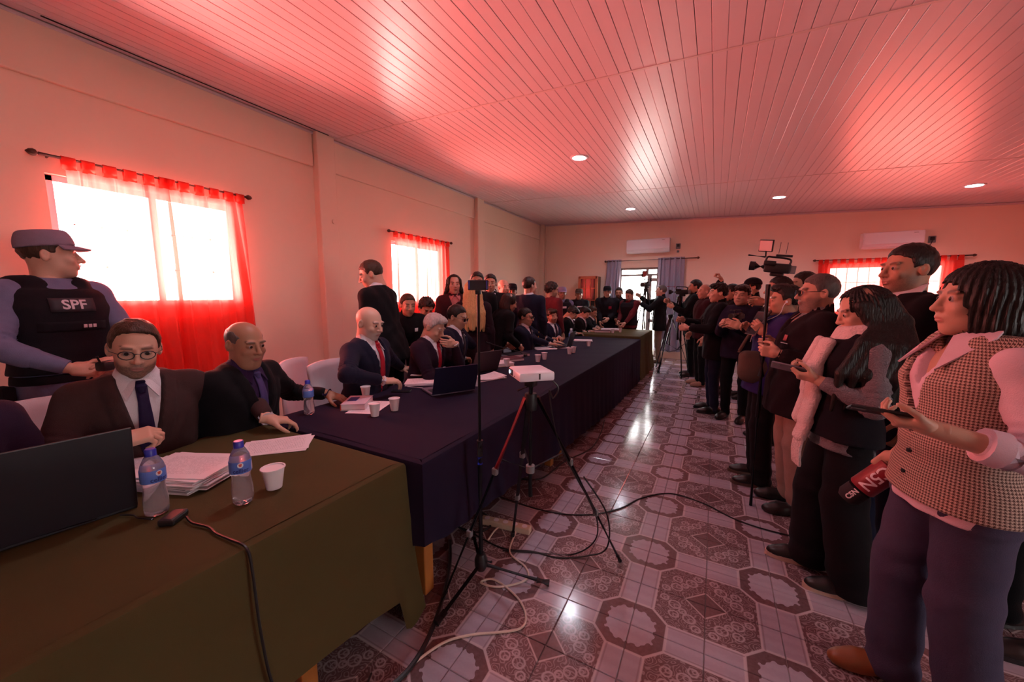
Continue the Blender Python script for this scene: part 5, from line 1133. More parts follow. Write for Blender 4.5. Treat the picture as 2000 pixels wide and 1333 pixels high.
    if dist < 3.4:
        for s in (1, -1):
            c = HL_((s * 0.031, 0.0765, 0.0045)); m = MB(); fwd = Vector(HR @ V3(0, 1, 0)); nn = 12; B = basis(HR @ V3(0, 1, 0), V3(0, 0, -1))
            prof = [(0.0123 * math.sin(math.pi * k / 10), 0.0123 * math.cos(math.pi * k / 10)) for k in range(11)]
            vs = [c + B @ V3(r * math.cos(2 * math.pi * q / nn), z, r * math.sin(2 * math.pi * q / nn)) * hs for r, z in prof for q in range(nn)]
            fs = [(i * nn + q, i * nn + (q + 1) % nn, (i + 1) * nn + (q + 1) % nn, (i + 1) * nn + q) for i in range(10) for q in range(nn)]
            m.add(vs, fs); eo = m.build('eye', M_EYEW, root, True); eo.data.materials.append(M_IRIS)
            for pi, pg in enumerate(eo.data.polygons):
                if (pg.center - Vector(c)).normalized().dot(fwd) > 0.80: pg.material_index = 1
    # ---- hair
    if hairs:
        v, f = hair(hairs, hres * 1.15, hairt, hairL); Rh = HR
        if hairs in ('long', 'longback', 'bob'):
            Rh = HR
        w = (v * hs) @ Rh.T + hc
        if hairs in ('long', 'longback'):          # hang straight down below the jaw
            zr = v[:, 2] * hs; flat = (v * hs) @ (rz(R_(yaw + twist))).T + hc; t = sst(-v[:, 2], 0.02, 0.12)[:, None]; w = w * (1 - t) + flat * t
        link('hair', np_mesh('hair', [(w, f)], hair_mat('hair_' + (hairc if isinstance(hairc, str) else 'x%.2f' % hairc[0]), hcol)), None, root)
    if glasses:
        m = MB(); n = 16
        for s in (1, -1):
            loop = [HL_((s * 0.032 + 0.0235 * math.cos(t), 0.1045 - 0.010 * abs(math.cos(t)) * (1 if math.cos(t) * s > 0 else 0), 0.002 + 0.0175 * math.sin(t))) for t in [2 * math.pi * k / n for k in range(n + 1)]]
            m.tube(loop, 0.0022, 6, False); m.tube([HL_((s * 0.056, 0.096, 0.008)), HL_((s * 0.079, 0.06, 0.010)), HL_((s * 0.085, -0.005, 0.010)), HL_((s * 0.083, -0.03, -0.008))], 0.002, 5)
        m.tube([HL_((-0.009, 0.105, 0.006)), HL_((0.0, 0.108, 0.009)), HL_((0.009, 0.105, 0.006))], 0.002, 5)
        go = m.build('glasses', M_BLACK, root, True)
        for s in (1, -1):
            n = 14; vs = [HL_((s * 0.032 + 0.0225 * math.cos(t), 0.103, 0.002 + 0.0165 * math.sin(t))) for t in [2 * math.pi * k / n for k in range(n)]]
            solidify(MB().add(vs, [tuple(range(n))]).build('lens', M_PANE, go, fix=False), 0.0015)
    PEOPLE.append(info)
    return info
def cap_hat(p, m, style='patrol'):
    HLf = p['H']; g = Grid((-0.11, -0.13, 0.0), (0.11, 0.2, 0.16), 0.006 if p['dist'] < 5 else 0.009)
    if style == 'patrol':
        g.ell((0, -0.014, 0.050), (0.087, 0.107, 0.125)); g.plane((0, 0, 0.130), (0, -0.10, 1), 0.012); g.plane((0, 0, 0.045), (0, 0.12, -1), 0.0)
    else: g.ell((0, -0.014, 0.05), (0.088, 0.108, 0.085)); g.plane((0, 0, 0.045), (0, 0.1, -1), 0.0)
    v, f = g.mesh(); v = np.array([HLf(q) for q in v]); co = link('cap', np_mesh('cap', [(v, f)], m), None, p['root'])
    def br(u, w):
        an_ = (u - 0.5) * 2.1; r = 1 + w * (0.50 * math.cos(an_) ** 0.8 if abs(an_) < 1.5 else 0)
        return HLf((0.088 * math.sin(an_) * (1 + w * 0.05), -0.014 + 0.108 * math.cos(an_) * r, 0.052 - 0.016 * w - 0.010 * w * abs(math.sin(an_))))
    solidify(MB().grid(br, 16, 4).build('brim', m, co, True, fix=False), 0.006)
    return co
# ================================================================== THE CAST
C_NAVY = cloth('navy_suit', (0.014, 0.013, 0.030)); C_BLACK = cloth('black_suit', (0.008, 0.007, 0.009)); C_BROWN = cloth('brown_suit', (0.050, 0.026, 0.026)); C_PLUM = cloth('plum_jacket', (0.030, 0.014, 0.034))
C_WHITE = cloth('white_shirt', (0.66, 0.63, 0.68), var=0.04); C_PINK = cloth('pink_shirt', (0.66, 0.50, 0.58), var=0.05); C_MAROON = cloth('maroon_knit', (0.11, 0.015, 0.02)); C_GREYB = cloth('uniform_blue', (0.15, 0.15, 0.26)); C_VEST = cloth('vest_black', (0.013, 0.010, 0.014))
C_RTIE = cloth('red_tie', (0.42, 0.012, 0.03), 0.5); C_NTIE = cloth('navy_tie', (0.018, 0.010, 0.045), 0.5); C_DTIE = cloth('dark_tie', (0.03, 0.012, 0.022), 0.5)
C_JEANS = cloth('blue_jeans', (0.062, 0.054, 0.098)); C_DJEANS = cloth('dark_jeans', (0.015, 0.017, 0.04)); C_BEIGE = cloth('beige_trousers', (0.36, 0.24, 0.20)); C_KNIT = cloth('grey_knit', (0.20, 0.17, 0.19), bump=0.8, bscale=160); C_SCARF = cloth('white_scarf', (0.66, 0.54, 0.54), bump=0.8, bscale=120); C_BLUEJ = cloth('blue_jacket', (0.030, 0.024, 0.13)); C_TAUPE = cloth('taupe_bag', (0.11, 0.075, 0.06)); C_RED = cloth('red_top', (0.32, 0.02, 0.04))
M_SOLE = mat('cream_sole', (0.62, 0.45, 0.36), 0.6); M_TANSHOE = mat('tan_shoe', (0.26, 0.09, 0.03), 0.4)
def vest(p, off, zlo, zhi, m, name='vest', vb=None, extra=None, strap=True):
    T = p['T']; g = Grid(*T.box(zlo - 0.02, 0.56, 0.05), p['res'])
    def offn(x, yc, z):
        o = np.full(np.broadcast(x, yc, z).shape, off, np.float32)
        if vb is not None: o = np.where((np.abs(x) < 0.075 * np.clip((z - vb) / (0.47 - vb), 0, 1.1)) & (yc > 0) & (z > vb), -0.04, o)
        return o + 0.002 * np.sin(z * 60)
    g.put(T.fn(off, zlo, zhi, offn), *T.box(zlo, 0.55))
    if strap:
        for s in (1, -1): g.cap(T.pt(s * 0.075, 0.02, 0.462), T.pt(s * 0.115, -0.03, 0.455), 0.052 * p['sc'] + off * 0.3, 0.055 * p['sc'] + off * 0.3, k=0.03)
    g.cap(T.pt(0, -0.02, 0.40), T.pt(0, 0.02, 0.62), 0.064 * p['sc'], 0.088 * p['sc'], k=0.01, mode='sub')
    v, f = g.mesh(); return link(name, np_mesh(name, [(v, f)], m), None, p['root'])
def chest_text(p, parent, txt, size, x0, z0, off, m, bold=0.0015):
    vs, fs = text_verts(txt, size, bold); T = p['T']; vv = [T.front(-(v.x + x0) * -1.0 if False else (x0 - v.x) * 1.0, z0 + v.y, off) for v in vs]
    return MB().add(vv, fs).build('lettering', m, parent, fix=False)
def patch(p, parent, x0, x1, z0, z1, off, m, name='patch'):
    T = p['T']; return solidify(MB().grid(lambda u, v: T.front(x0 + (x1 - x0) * u, z0 + (z1 - z0) * v, off), 8, 4).build(name, m, parent, True, fix=False), 0.004)
def watch(p, s, m=None):
    d = p['wr'][s] - p['el'][s]; d = d / np.linalg.norm(d); c = p['wr'][s] - d * 0.012
    w = ring(c, d, 0.031 * p['sc'], 0.020).build('watch', m or M_BLACK, p['root'], True); return w
def held(p, s, along=0.07, down=0.03, side=0.0): # a point in the palm, world
    B = p['hand'][s]; q = p['wr'][s] + B @ (V3(side, along, -down) * p['sc']); return Vector(p['WR'] @ q + p['loc'])
def wbasis(p, s): return Matrix((p['WR'] @ p['hand'][s]).tolist())

SEATED = []
def sitter(label, hp, X, heading, **k):
    p = person(label, at(*hp, X=X), heading, seated=True, **k); SEATED.append((p['loc'], heading)); return p
# ---- along the table, near to far
p1 = sitter('person in a dark plum jacket cut off by the left edge, behind the black laptop', (-190, 735), -2.30, 5, topc=C_PLUM, Lw=(-2.18, 0.20, 0.80), Rw=(-2.1, -0.45, 0.80), lpole=(-0.6, -0.3, -0.6), hairc='brown', lean=8, tiec=C_DTIE)
p2 = sitter('bearded man in glasses, brown suit and navy tie reaching over papers', (264, 682), -2.36, 0, h=1.86, topc=C_BROWN, tiec=C_NTIE, skin='light', hairs='high', hairc='brown', hairt=0.013, arm=1.08, twist=-10, beard=0.75, beardc=(0.06, 0.03, 0.02), glasses=True, lean=12, yaw=-4, pitch=11, tilt=-4,
            Rw=at(232, 862, X=-2.10), Lw=at(523, 818, Z=0.83), rh='pinch', lh='relaxed', rd=(0.25, 0.9, 0.1), rn=(-0.5, 0, -0.85), ld=(0.45, 0.85, -0.25), ln=(0, 0, -1), lpole=(-0.7, -0.2, -0.3), rpole=(0.6, -0.4, -0.6), fat=0.25, vopen=0.10, wide=1.05)
watch(p2, -1)
p3 = sitter('balding man in a black suit and patterned purple tie with his hand on the book', (480, 672), -2.36, 18, h=1.82, topc=C_BLACK, shirtc=cloth('purple_shirt', (0.035, 0.016, 0.06)), tiec=cloth('purple_tie', (0.07, 0.05, 0.16), 0.5), skin='tan', hairs='fringe', hairc='salt', hairt=0.006, lean=14, yaw=-10, pitch=10, fat=0.5, jaw=0.6,
            Lw=at(642, 770, Z=0.82), Rw=(-2.40, 1.02, 0.60), lh='spread', ld=(0.8, 0.35, -0.25), ln=(0, 0, -1), vopen=0.12, wide=1.06)
p4 = sitter('bald man with a grey beard, navy suit and red tie turning pages', (722, 632), -2.36, 12, h=1.84, topc=C_NAVY, tiec=C_RTIE, skin='pale', hairs=None, hairc='grey', beard=0.7, beardc=(0.42, 0.36, 0.33), lean=8, yaw=-4, pitch=14, fat=0.2, Rw=at(748, 744, X=-2.10), Lw=at(787, 720, Z=0.80), rh='relaxed', lh='flat', rd=(0.35, 0.92, -0.1), rn=(-0.2, 0, -1), ld=(0.85, 0.4, 0.0), ln=(0, 0, -1), vopen=0.10, rpole=(1, 0.45, -0.35))
p5 = sitter('grey-haired man in a navy suit and red tie with a hand at his mouth', (848, 640), -2.30, 8, topc=cloth('wine_navy', (0.022, 0.010, 0.022)), tiec=C_RTIE, skin='light', hairs='quiff', hairc='grey', hairt=0.012, lean=16, yaw=0, pitch=26, Lw=at(888, 672, X=-2.13), Rw=at(868, 724, Z=0.80), lh='hold', rh='flat', ld=(-0.25, -0.9, 0.12), ln=(-0.9, 0.2, 0.1), lpole=(-0.4, 0.5, -1), rd=(0.9, 0.3, 0), rn=(0, 0, -1), vopen=0.14, fat=0.25, rpole=(1, 0.25, -0.45)); watch(p5, -1)
p6 = sitter('dark-haired man in glasses and navy suit beside the grey-haired man', (893, 620), -2.38, 12, topc=C_NAVY, tiec=C_DTIE, skin='mid', hairs='short', hairc='black', hairt=0.012, glasses=True, lean=10, yaw=-2, pitch=16, Lw=at(948, 690, Z=0.80), Rw=at(905, 700, Z=0.80), lh='flat', rh='relaxed', vopen=0.12)
p7 = person('woman with long brown hair bending over the table with her back turned', at(995, 592, X=-2.38), 62, sex='f', top='coat', topc=C_BLACK, vopen=None, hairs='long', hairc='dbrown', hairL=0.40, lean=30, pitch=20, yaw=-18, skin='mid', L=(-0.14, 0.34, 0.85), R=(0.16, 0.34, 0.85))
p8 = sitter('man in glasses and navy suit with an earpiece, near the dark files', (1027, 620), -2.34, 0, topc=C_NAVY, tiec=C_DTIE, skin='mid', hairs='short', hairc='black', hairt=0.014, glasses=True, lean=6, yaw=2, pitch=4, Rw=at(1078, 674, Z=0.80), Lw=at(1082, 668, Z=0.80), lh='flat', rh='flat', rd=(0.9, 0.3, 0), ld=(0.95, -0.1, 0), fat=0.25, vopen=0.16)
p9 = sitter('smiling bearded man in a navy suit holding a yellow pen', (1078, 618), -2.40, -22, topc=C_NAVY, tiec=C_DTIE, skin='mid', hairs='mop', hairc='brown', hairt=0.012, beard=0.5, lean=6, yaw=-14, pitch=2, tilt=8, Lw=at(1092, 660, Z=0.82), Rw=at(1080, 662, Z=0.80), lh='pinch', rh='flat', vopen=0.14)
p10 = sitter('young man in a black suit looking down at the far end', (1118, 612), -2.34, 10, topc=C_BLACK, tiec=C_DTIE, skin='mid', hairs='mop', hairc='black', hairt=0.016, lean=20, pitch=42, Rw=at(1126, 652, Z=0.80), Lw=at(1140, 648, Z=0.80), vopen=0.14)
p11 = sitter('man in a pale shirt looking down beside the young man in black', (1141, 612), -2.32, 5, top='suit', topc=C_BLACK, shirtc=C_WHITE, skin='light', hairs='quiff', hairc='black', hairt=0.014, lean=16, pitch=36, vopen=0.04, Rw=at(1152, 648, Z=0.80), Lw=at(1160, 646, Z=0.80))
p11b = sitter('half-hidden person in black at the far end of the row', (1157, 610), -2.36, 0, topc=C_BLACK, skin='mid', hairs='short', hairc='brown', hairt=0.012, lean=12, pitch=25, Rw=at(1166, 648, Z=0.80), Lw=at(1172, 646, Z=0.80))
for (lc, hd), lb in zip(SEATED, ('white covered chair of the person cut off at the left edge', 'white covered chair of the bearded man in glasses', 'white covered chair of the balding man in black', 'white covered chair of the bald man in the red tie', 'white covered chair of the grey-haired man', 'white covered chair of the man in glasses beside the grey-haired man', 'white covered chair of the man with the earpiece', 'white covered chair of the smiling bearded man', 'white covered chair of the young man in black', 'white covered chair of the man in the pale shirt', 'white covered chair of the half-hidden person at the far end')):
    bk_ = 0.27 if 'bearded man in glasses' in lb else 0.07; chair(lc[0] - bk_ * math.cos(R_(hd)), lc[1] - bk_ * math.sin(R_(hd)) - (0.20 if bk_ > 0.1 else 0), hd, lb)
chair(-2.86, 1.98, 30, 'empty white covered chair between the balding man and the bald man')
# ---- standing behind the table
p12 = person('prison officer in blue grey uniform, cap and black vest at the left', at(98, 488, X=-3.45), 14, top='shirt', topc=C_GREYB, legc=C_GREYB, skin='light', hairs='short', hairc='brown', hairt=0.003, yaw=58, pitch=-2, wide=1.0, R=(0.10, 0.27, 1.10), L=(-0.09, 0.28, 1.11), rh='hold', lh='hold', rpole=(1, -0.4, -0.2), lpole=(-1, -0.4, -0.2), rd=(-0.75, 0.55, -0.2), ld=(0.75, 0.55, -0.2), rn=(-0.3, -0.6, -0.6), ln=(0.3, -0.6, -0.6), stance=0.13, legw=0.012)
for s in (1, -1):
    e, w = p12['el'][s], p12['wr'][s]; MB().tube([e, e + (w - e) * 0.5, e + (w - e) * 0.95], [0.056, 0.050, 0.040], 14).build('sleeve', C_GREYB, p12['root'], True)
cap_hat(p12, cloth('officer_cap', (0.22, 0.17, 0.24)))
v12 = vest(p12, 0.032, 0.02, 0.45, C_VEST)
patch(p12, v12, -0.085, 0.085, 0.335, 0.405, 0.037, mat('patch_dark', (0.03, 0.02, 0.03), 0.7)); chest_text(p12, v12, 'SPF', 0.066, -0.0, 0.37, 0.043, mat('patch_letters', (0.62, 0.52, 0.58), 0.6)); patch(p12, v12, -0.13, 0.13, 0.235, 0.285, 0.035, C_VEST, 'strap')
for k, xx in enumerate((-0.075, -0.055, -0.035)): patch(p12, v12, xx, xx + 0.014, 0.25, 0.268, 0.042, mat('patch_letters', (0.62, 0.52, 0.58), 0.6), 'insignia')
g = Grid(*p12['T'].box(-0.08, 0.06, 0.04), 0.009); g.put(p12['T'].fn(0.022, -0.03, 0.015), *p12['T'].box(-0.06, 0.04)); v, f = g.mesh(); link('belt', np_mesh('belt', [(v, f)], C_VEST), None, p12['root'])
MB().box(p12['T'].pt(0.215, 0.0, -0.09), (0.055, 0.10, 0.15), bev=0.012).build('holster', C_VEST, p12['root'], True)
r = empty('radio', Vector(p12['WR'] @ ((p12['wr'][1] + p12['wr'][-1]) / 2 + V3(0, 0.125, 0.0)) + p12['loc']), R_(-60), 'black handheld device in the officer\'s hands', 'device'); MB().box((0, 0, 0), (0.10, 0.06, 0.055), bev=0.014).build('body', M_BLACK, r, True); MB().tube([(0.04, 0, 0.02), (0.055, 0, 0.06)], 0.007, 8).build('knob', M_BLACK, r, True)
p13 = person('man in a black suit standing with his back turned by the window', at(724, 532, X=-2.95), 196, topc=C_BLACK, vopen=0.14, skin='light', hairs='short', hairc='brown', hairt=0.008, yaw=28, pitch=22, lean=14, L=(-0.16, 0.30, 1.0), R=(0.16, 0.30, 1.0))
p14 = person('stooping person in black with a white badge below the far red curtain', at(797, 597, X=-3.0), -30, top='coat', topc=C_BLACK, vopen=None, skin='mid', hairs='short', hairc='brown', hairt=0.010, lean=26, pitch=10, L=(-0.05, 0.42, 0.92), R=(0.12, 0.42, 0.92)); patch(p14, p14['root'], -0.10, -0.06, 0.36, 0.40, 0.036, M_WHITE, 'badge')
p15 = person('dark-haired person in a white shirt below the far red curtain', at(833, 604, X=-3.05), -30, top='sweater', topc=C_WHITE, skin='mid', hairs='curly', hairc='dbrown', hairt=0.008, lean=24, pitch=30)
p16 = person('dark-haired woman in a dark red coat beside the far red curtain', at(887, 555, X=-2.95), -46, sex='f', top='coat', topc=cloth('wine_coat', (0.045, 0.012, 0.016)), vopen=0.25, shirtc=cloth('rose_scarf', (0.5, 0.2, 0.2)), skin='pale', hairs='long', hairc='dbrown', hairL=0.20)
p17 = person('woman with long straight blonde hair seen from behind', at(923, 568, X=-2.55), 128, sex='f', top='coat', topc=cloth('plum_black', (0.022, 0.010, 0.016)), vopen=None, skin='light', hairs='long', hairc='blond', hairL=0.40, hairt=0.012)
p18 = person('man whose dark hair shows above the blonde woman', at(932, 550, X=-2.80), -60, top='sweater', topc=C_BLACK, skin='mid', hairs='short', hairc='black', hairt=0.014)
p19 = person('man in black standing behind the phone on the pole', at(958, 553, X=-2.85), -62, top='coat', topc=C_BLACK, vopen=0.3, skin='mid', hairs='short', hairc='black', hairt=0.014)
p20 = person('bald man in black looking on beyond the phone pole', at(984, 561, X=-2.95), -50, top='sweater', topc=C_BLACK, skin='light', hairs=None, hairc='brown', beard=0.25, yaw=20)
p21 = person('officer in a dark cap behind the long-haired woman', at(1000, 570, X=-3.1), -60, top='coat', topc=C_VEST, vopen=None, skin='tan', hairs='short', hairc='black', hairt=0.005); cap_hat(p21, C_VEST)
p22 = person('man in a navy suit standing with his back turned and head to the right', at(1035, 558, X=-2.45), 100, topc=C_NAVY, skin='light', hairs='short', hairc='dbrown', hairt=0.014, yaw=-40)
p23 = person('man with bushy dark hair in a maroon sweater', at(1078, 567, X=-2.50), 72, top='sweater', topc=C_MAROON, skin='mid', hairs='curly', hairc='dbrown', hairt=0.016, yaw=-30, pitch=10, beard=0.5)
p24 = person('officer in a pale blue cap and black vest', at(1098, 574, Y=7.3), -62, top='shirt', topc=C_GREYB, legc=C_GREYB, skin='tan', hairs='short', hairc='black', hairt=0.004, L=(-0.05, 0.28, 1.05), R=(0.08, 0.28, 1.05), beard=0.3)
for s in (1, -1):
    e, w = p24['el'][s], p24['wr'][s]; MB().tube([e, e + (w - e) * 0.95], [0.055, 0.040], 12).build('sleeve', C_GREYB, p24['root'], True)
cap_hat(p24, cloth('pale_blue_cap', (0.30, 0.27, 0.45))); v24 = vest(p24, 0.042, 0.0, 0.45, C_VEST); patch(p24, v24, -0.07, 0.03, 0.33, 0.37, 0.047, mat('patch_letters', (0.62, 0.52, 0.58), 0.6))
p25 = person('officer in a camouflage cap and black jacket by the back corner', at(1131, 576, Y=8.6), -68, top='coat', topc=C_VEST, vopen=None, skin='tan', hairs='short', hairc='black', hairt=0.004); cap_hat(p25, cloth('camo_cap', (0.10, 0.075, 0.06), var=0.6)); patch(p25, p25['root'], -0.08, 0.05, 0.33, 0.36, 0.036, mat('patch_letters', (0.62, 0.52, 0.58), 0.6), 'insignia')
p26 = person('officer in black leaning by the grey drape with a red patch', at(1186, 571, Y=8.55), -80, top='coat', topc=C_VEST, vopen=None, skin='light', hairs='short', hairc='black', hairt=0.004, L=(-0.05, 0.26, 1.0), R=(0.12, 0.26, 0.92), wide=1.08); cap_hat(p26, C_VEST); patch(p26, p26['root'], -0.11, -0.05, 0.26, 0.32, 0.036, C_RED, 'insignia')
p27 = person('bearded man in a black jacket with a lanyard before the doorway', at(1209, 573, Y=8.75), -85, top='coat', topc=C_BLACK, vopen=None, skin='tan', hairs='short', hairc='dbrown', hairt=0.014, beard=0.9, wide=1.08, R=(0.02, 0.28, 0.98), L=(-0.10, 0.26, 0.95)); patch(p27, p27['root'], -0.02, 0.02, 0.20, 0.26, 0.037, C_RED, 'badge')
p28 = person('man with dark red sleeves and black vest looking down', at(1229, 577, Y=8.5), -110, top='sweater', topc=C_MAROON, skin='light', hairs='short', hairc='brown', hairt=0.012, pitch=24, R=(0.08, 0.30, 0.95), L=(-0.08, 0.30, 0.92)); vest(p28, 0.035, -0.05, 0.45, C_VEST)
p29 = person('cameraman in black working the tripod camera before the doorway', at(1291, 568, Y=9.0), 186, top='coat', topc=C_BLACK, vopen=None, legc=cloth('grey_trousers', (0.20, 0.13, 0.10)), skin='light', hairs='short', hairc='salt', hairt=0.006, pitch=-8, R=(0.10, 0.45, 1.50), L=(-0.12, 0.42, 1.35), rh='hold', lh='grip', wide=1.05, shoec=mat('brown_shoe', (0.10, 0.05, 0.03), 0.5))
# ---- the press on the right, far to near
p30 = person('black-haired cameraman in black with a red-topped camera', at(1357, 560, Y=7.75), 188, top='coat', topc=C_BLACK, vopen=None, skin='mid', hairs='short', hairc='black', hairt=0.014, R=(0.10, 0.42, 1.38), L=(-0.10, 0.36, 1.30), rh='hold', lh='hold')
p31 = person('man with a shaved head in a maroon and black hooded top', at(1376, 570, Y=7.0), 200, top='hoodie', topc=cloth('maroon_hood', (0.035, 0.010, 0.014)), skin='light', hairs=None, hairc='brown', buzz=0.25, R=(0.20, 0.12, 0.88), L=(-0.22, 0.05, 0.80), shoec=cloth('beige_shoe', (0.40, 0.25, 0.19)), beard=0.2)
p32 = person('young cameraman in black and dark jeans holding a rigged camera', at(1403, 573, Y=5.45), 192, top='coat', topc=C_BLACK, vopen=None, legc=C_DJEANS, skin='light', hairs='mop', hairc='black', hairt=0.014, R=(0.12, 0.38, 1.18), L=(-0.14, 0.36, 1.10), rh='grip', lh='grip', sole=M_BLACK)
p32b = person('person at the back of the press raising an arm', at(1428, 572, Y=6.6), 195, top='coat', topc=C_BLACK, vopen=None, skin='mid', hairs='short', hairc='black', hairt=0.014, Rw=at(1409, 546, Y=6.55), rh='grip', rd=(-0.4, 0, 0.9), rn=(-1, 0, 0), rpole=(0.8, 0.2, -0.8))
p33 = person('man in a dark hooded jacket facing the viewer with a small camera', at(1449, 578, Y=5.2), 246, top='hoodie', topc=cloth('ink_hood', (0.016, 0.012, 0.030)), skin='light', hairs='mop', hairc='dbrown', hairt=0.012, R=(0.06, 0.34, 1.18), L=(-0.06, 0.34, 1.16), rh='hold', lh='hold', tilt=-6)
p34 = person('person in a black cap behind the hooded man', at(1468, 561, Y=6.4), 190, top='coat', topc=C_BLACK, vopen=None, skin='mid', hairs='short', hairc='black', hairt=0.012); cap_hat(p34, C_VEST, 'ball')
p35 = person('cameraman shouldering the big camera with a light panel', at(1520, 566, Y=4.55), 188, top='coat', topc=C_BLACK, vopen=None, skin='mid', hairs='short', hairc='black', hairt=0.012, Rw=at(1493, 590, Y=4.6), rh='hold', R=None, L=(-0.16, 0.34, 1.20))
p38 = person('man glimpsed behind the bearded man in glasses', at(1568, 556, Y=4.7), 190, top='sweater', topc=C_BLACK, skin='light', hairs='short', hairc='dbrown', hairt=0.012)
p36 = person('young man with white earphones in a blue jacket holding up a tablet', at(1532, 590, Y=3.52), 184, lean=-10, top='hoodie', topc=C_BLUEJ, skin='mid', hairs='quiff', hairc='black', hairt=0.010, buzz=0.5, Rw=at(1474, 652, Y=3.55), Lw=at(1494, 652, Y=3.38), rh='hold', lh='hold', rd=(-0.6, 0, 0.7), ld=(-0.6, 0.1, 0.7), rn=(-0.5, -0.5, 0.0), ln=(-0.3, 0.8, 0.2), legw=0.022, legc=cloth('black_wide', (0.010, 0.008, 0.010)), sole=mat('dark_sole', (0.12, 0.07, 0.05), 0.6), jaw=0.3)
p37 = person('bearded man in glasses, black jacket and beige trousers holding a pole', at(1596, 574, Y=3.16), 188, lean=-6, top='coat', topc=cloth('black_jacket', (0.014, 0.009, 0.012)), vopen=0.33, shirtc=cloth('grey_tee', (0.3, 0.24, 0.24)), legc=C_BEIGE, skin='light', hairs='short', hairc='salt', hairt=0.010, beard=0.7, beardc=(0.16, 0.13, 0.12), glasses=True, fat=0.5, wide=1.06, Lw=at(1520, 690, Y=2.95), Rw=at(1515, 672, Y=3.3), lh='grip', rh='grip', ld=(-0.9, 0.1, 0.1), ln=(0.1, 0.9, 0.1), rd=(-0.9, 0, 0), rn=(0, -0.9, 0.1), lpole=(-0.3, -0.5, -1)); watch(p37, -1)
patch(p37, p37['root'], -0.13, -0.07, 0.27, 0.275, 0.037, M_WHITE, 'emblem'); patch(p37, p37['root'], -0.115, -0.085, 0.29, 0.33, 0.037, mat('emblem_red', (0.35, 0.08, 0.09), 0.6), 'emblem')
p40 = person('tall young man in a black sweater with a white collar', at(1772, 524, Y=2.78), 196, top='sweater', topc=C_BLACK, legc=C_DJEANS, skin='mid', hairs='short', hairc='black', hairt=0.012, beard=0.45, yaw=4)
T = p40['T']
for s in (1, -1): solidify(MB().add([T.pt(s * 0.066, -0.05, 0.555), T.pt(s * 0.012, 0.072, 0.505), T.front(s * 0.05, 0.42, 0.026), T.pt(s * 0.095, 0.0, 0.505)], [(0, 1, 2, 3)] if s > 0 else [(3, 2, 1, 0)]).build('collar', C_WHITE, p40['root'], fix=False), 0.006)
p39 = person('woman with long dark hair, white scarf and grey knit sleeves typing on a phone', at(1684, 612, Y=2.42), 186, lean=-5, sex='f', top='sweater', topc=C_KNIT, legc=cloth('black_wide', (0.010, 0.008, 0.010)), legw=0.055, skin='light', hairs='long', hairc='black', hairL=0.42, hairt=0.010, pitch=18, Lw=at(1596, 742, Y=2.28), Rw=at(1590, 735, Y=2.42), lh='hold', rh='hold', ld=(-0.9, 0.15, 0.15), rd=(-0.9, -0.1, 0.15), ln=(0.1, 0.5, 0.8), rn=(0.1, -0.5, 0.8), sole=M_SOLE, step=0.06)
vest(p39, 0.050, -0.06, 0.46, cloth('black_gilet', (0.010, 0.008, 0.012)), 'padded_vest')
T = p39['T']; g = Grid(*T.box(-0.30, 0.62, 0.06), 0.009)
for k in range(3):
    n = 14; rr = 0.094 + 0.010 * k
    for q in range(n):
        a0, a1 = 2 * math.pi * q / n, 2 * math.pi * (q + 1) / n
        g.cap(T.pt(rr * math.cos(a0), -0.01 + rr * 0.95 * math.sin(a0), 0.525 - 0.033 * k - 0.030 * math.sin(a0)), T.pt(rr * math.cos(a1), -0.01 + rr * 0.95 * math.sin(a1), 0.525 - 0.033 * k - 0.030 * math.sin(a1)), 0.032, 0.032, k=0.014)
for x, zb in ((-0.055, -0.10), (0.05, -0.02)):
    zz = [0.44, 0.3, 0.15, 0.0, zb]
    for a, b in zip(zz[:-1], zz[1:]):
        for dx in (-0.026, 0.0, 0.026): g.cap(T.front(x + dx, a, 0.075), T.front(x + dx, b, 0.085), 0.021, 0.021, k=0.010)
v, f = g.mesh(); sf = link('scarf', np_mesh('scarf', [(v, f)], C_SCARF), None, p39['root'])
for k in range(7):
    x = -0.095 + 0.013 * k; a = T.front(x, -0.10, 0.085); MB().tube(spline([a, a + V3(0.004 * math.sin(k * 2), 0.008, -0.07), a + V3(0.006 * math.cos(k * 3), 0.0, -0.15)], 5), [0.008] * 10 + [0.005], 6).build('fringe', C_SCARF, sf, True)
H = p39['H']; g = Grid(*T.box(-0.05, 0.80, 0.08), 0.009)
for k in range(5):
    q = [H((-0.070, 0.030 - 0.03 * k, 0.04)), H((-0.090, 0.010 - 0.03 * k, -0.08)), T.pt(-0.165 - 0.008 * k, 0.06 - 0.045 * k, 0.46), T.pt(-0.185 - 0.008 * k, 0.125 - 0.05 * k, 0.30), T.pt(-0.18, 0.13 - 0.05 * k, 0.10 + 0.02 * k)]
    for a, b, ra, rb in zip(q[:-1], q[1:], (0.022, 0.024, 0.022, 0.020), (0.024, 0.022, 0.020, 0.009)): g.cap(a, b, ra, rb, k=0.018)
v, f = g.mesh(); link('hair_lock', np_mesh('hair_lock', [(v, f)], hair_mat('hair_black', HAIRC['black'])), None, p39['root'])
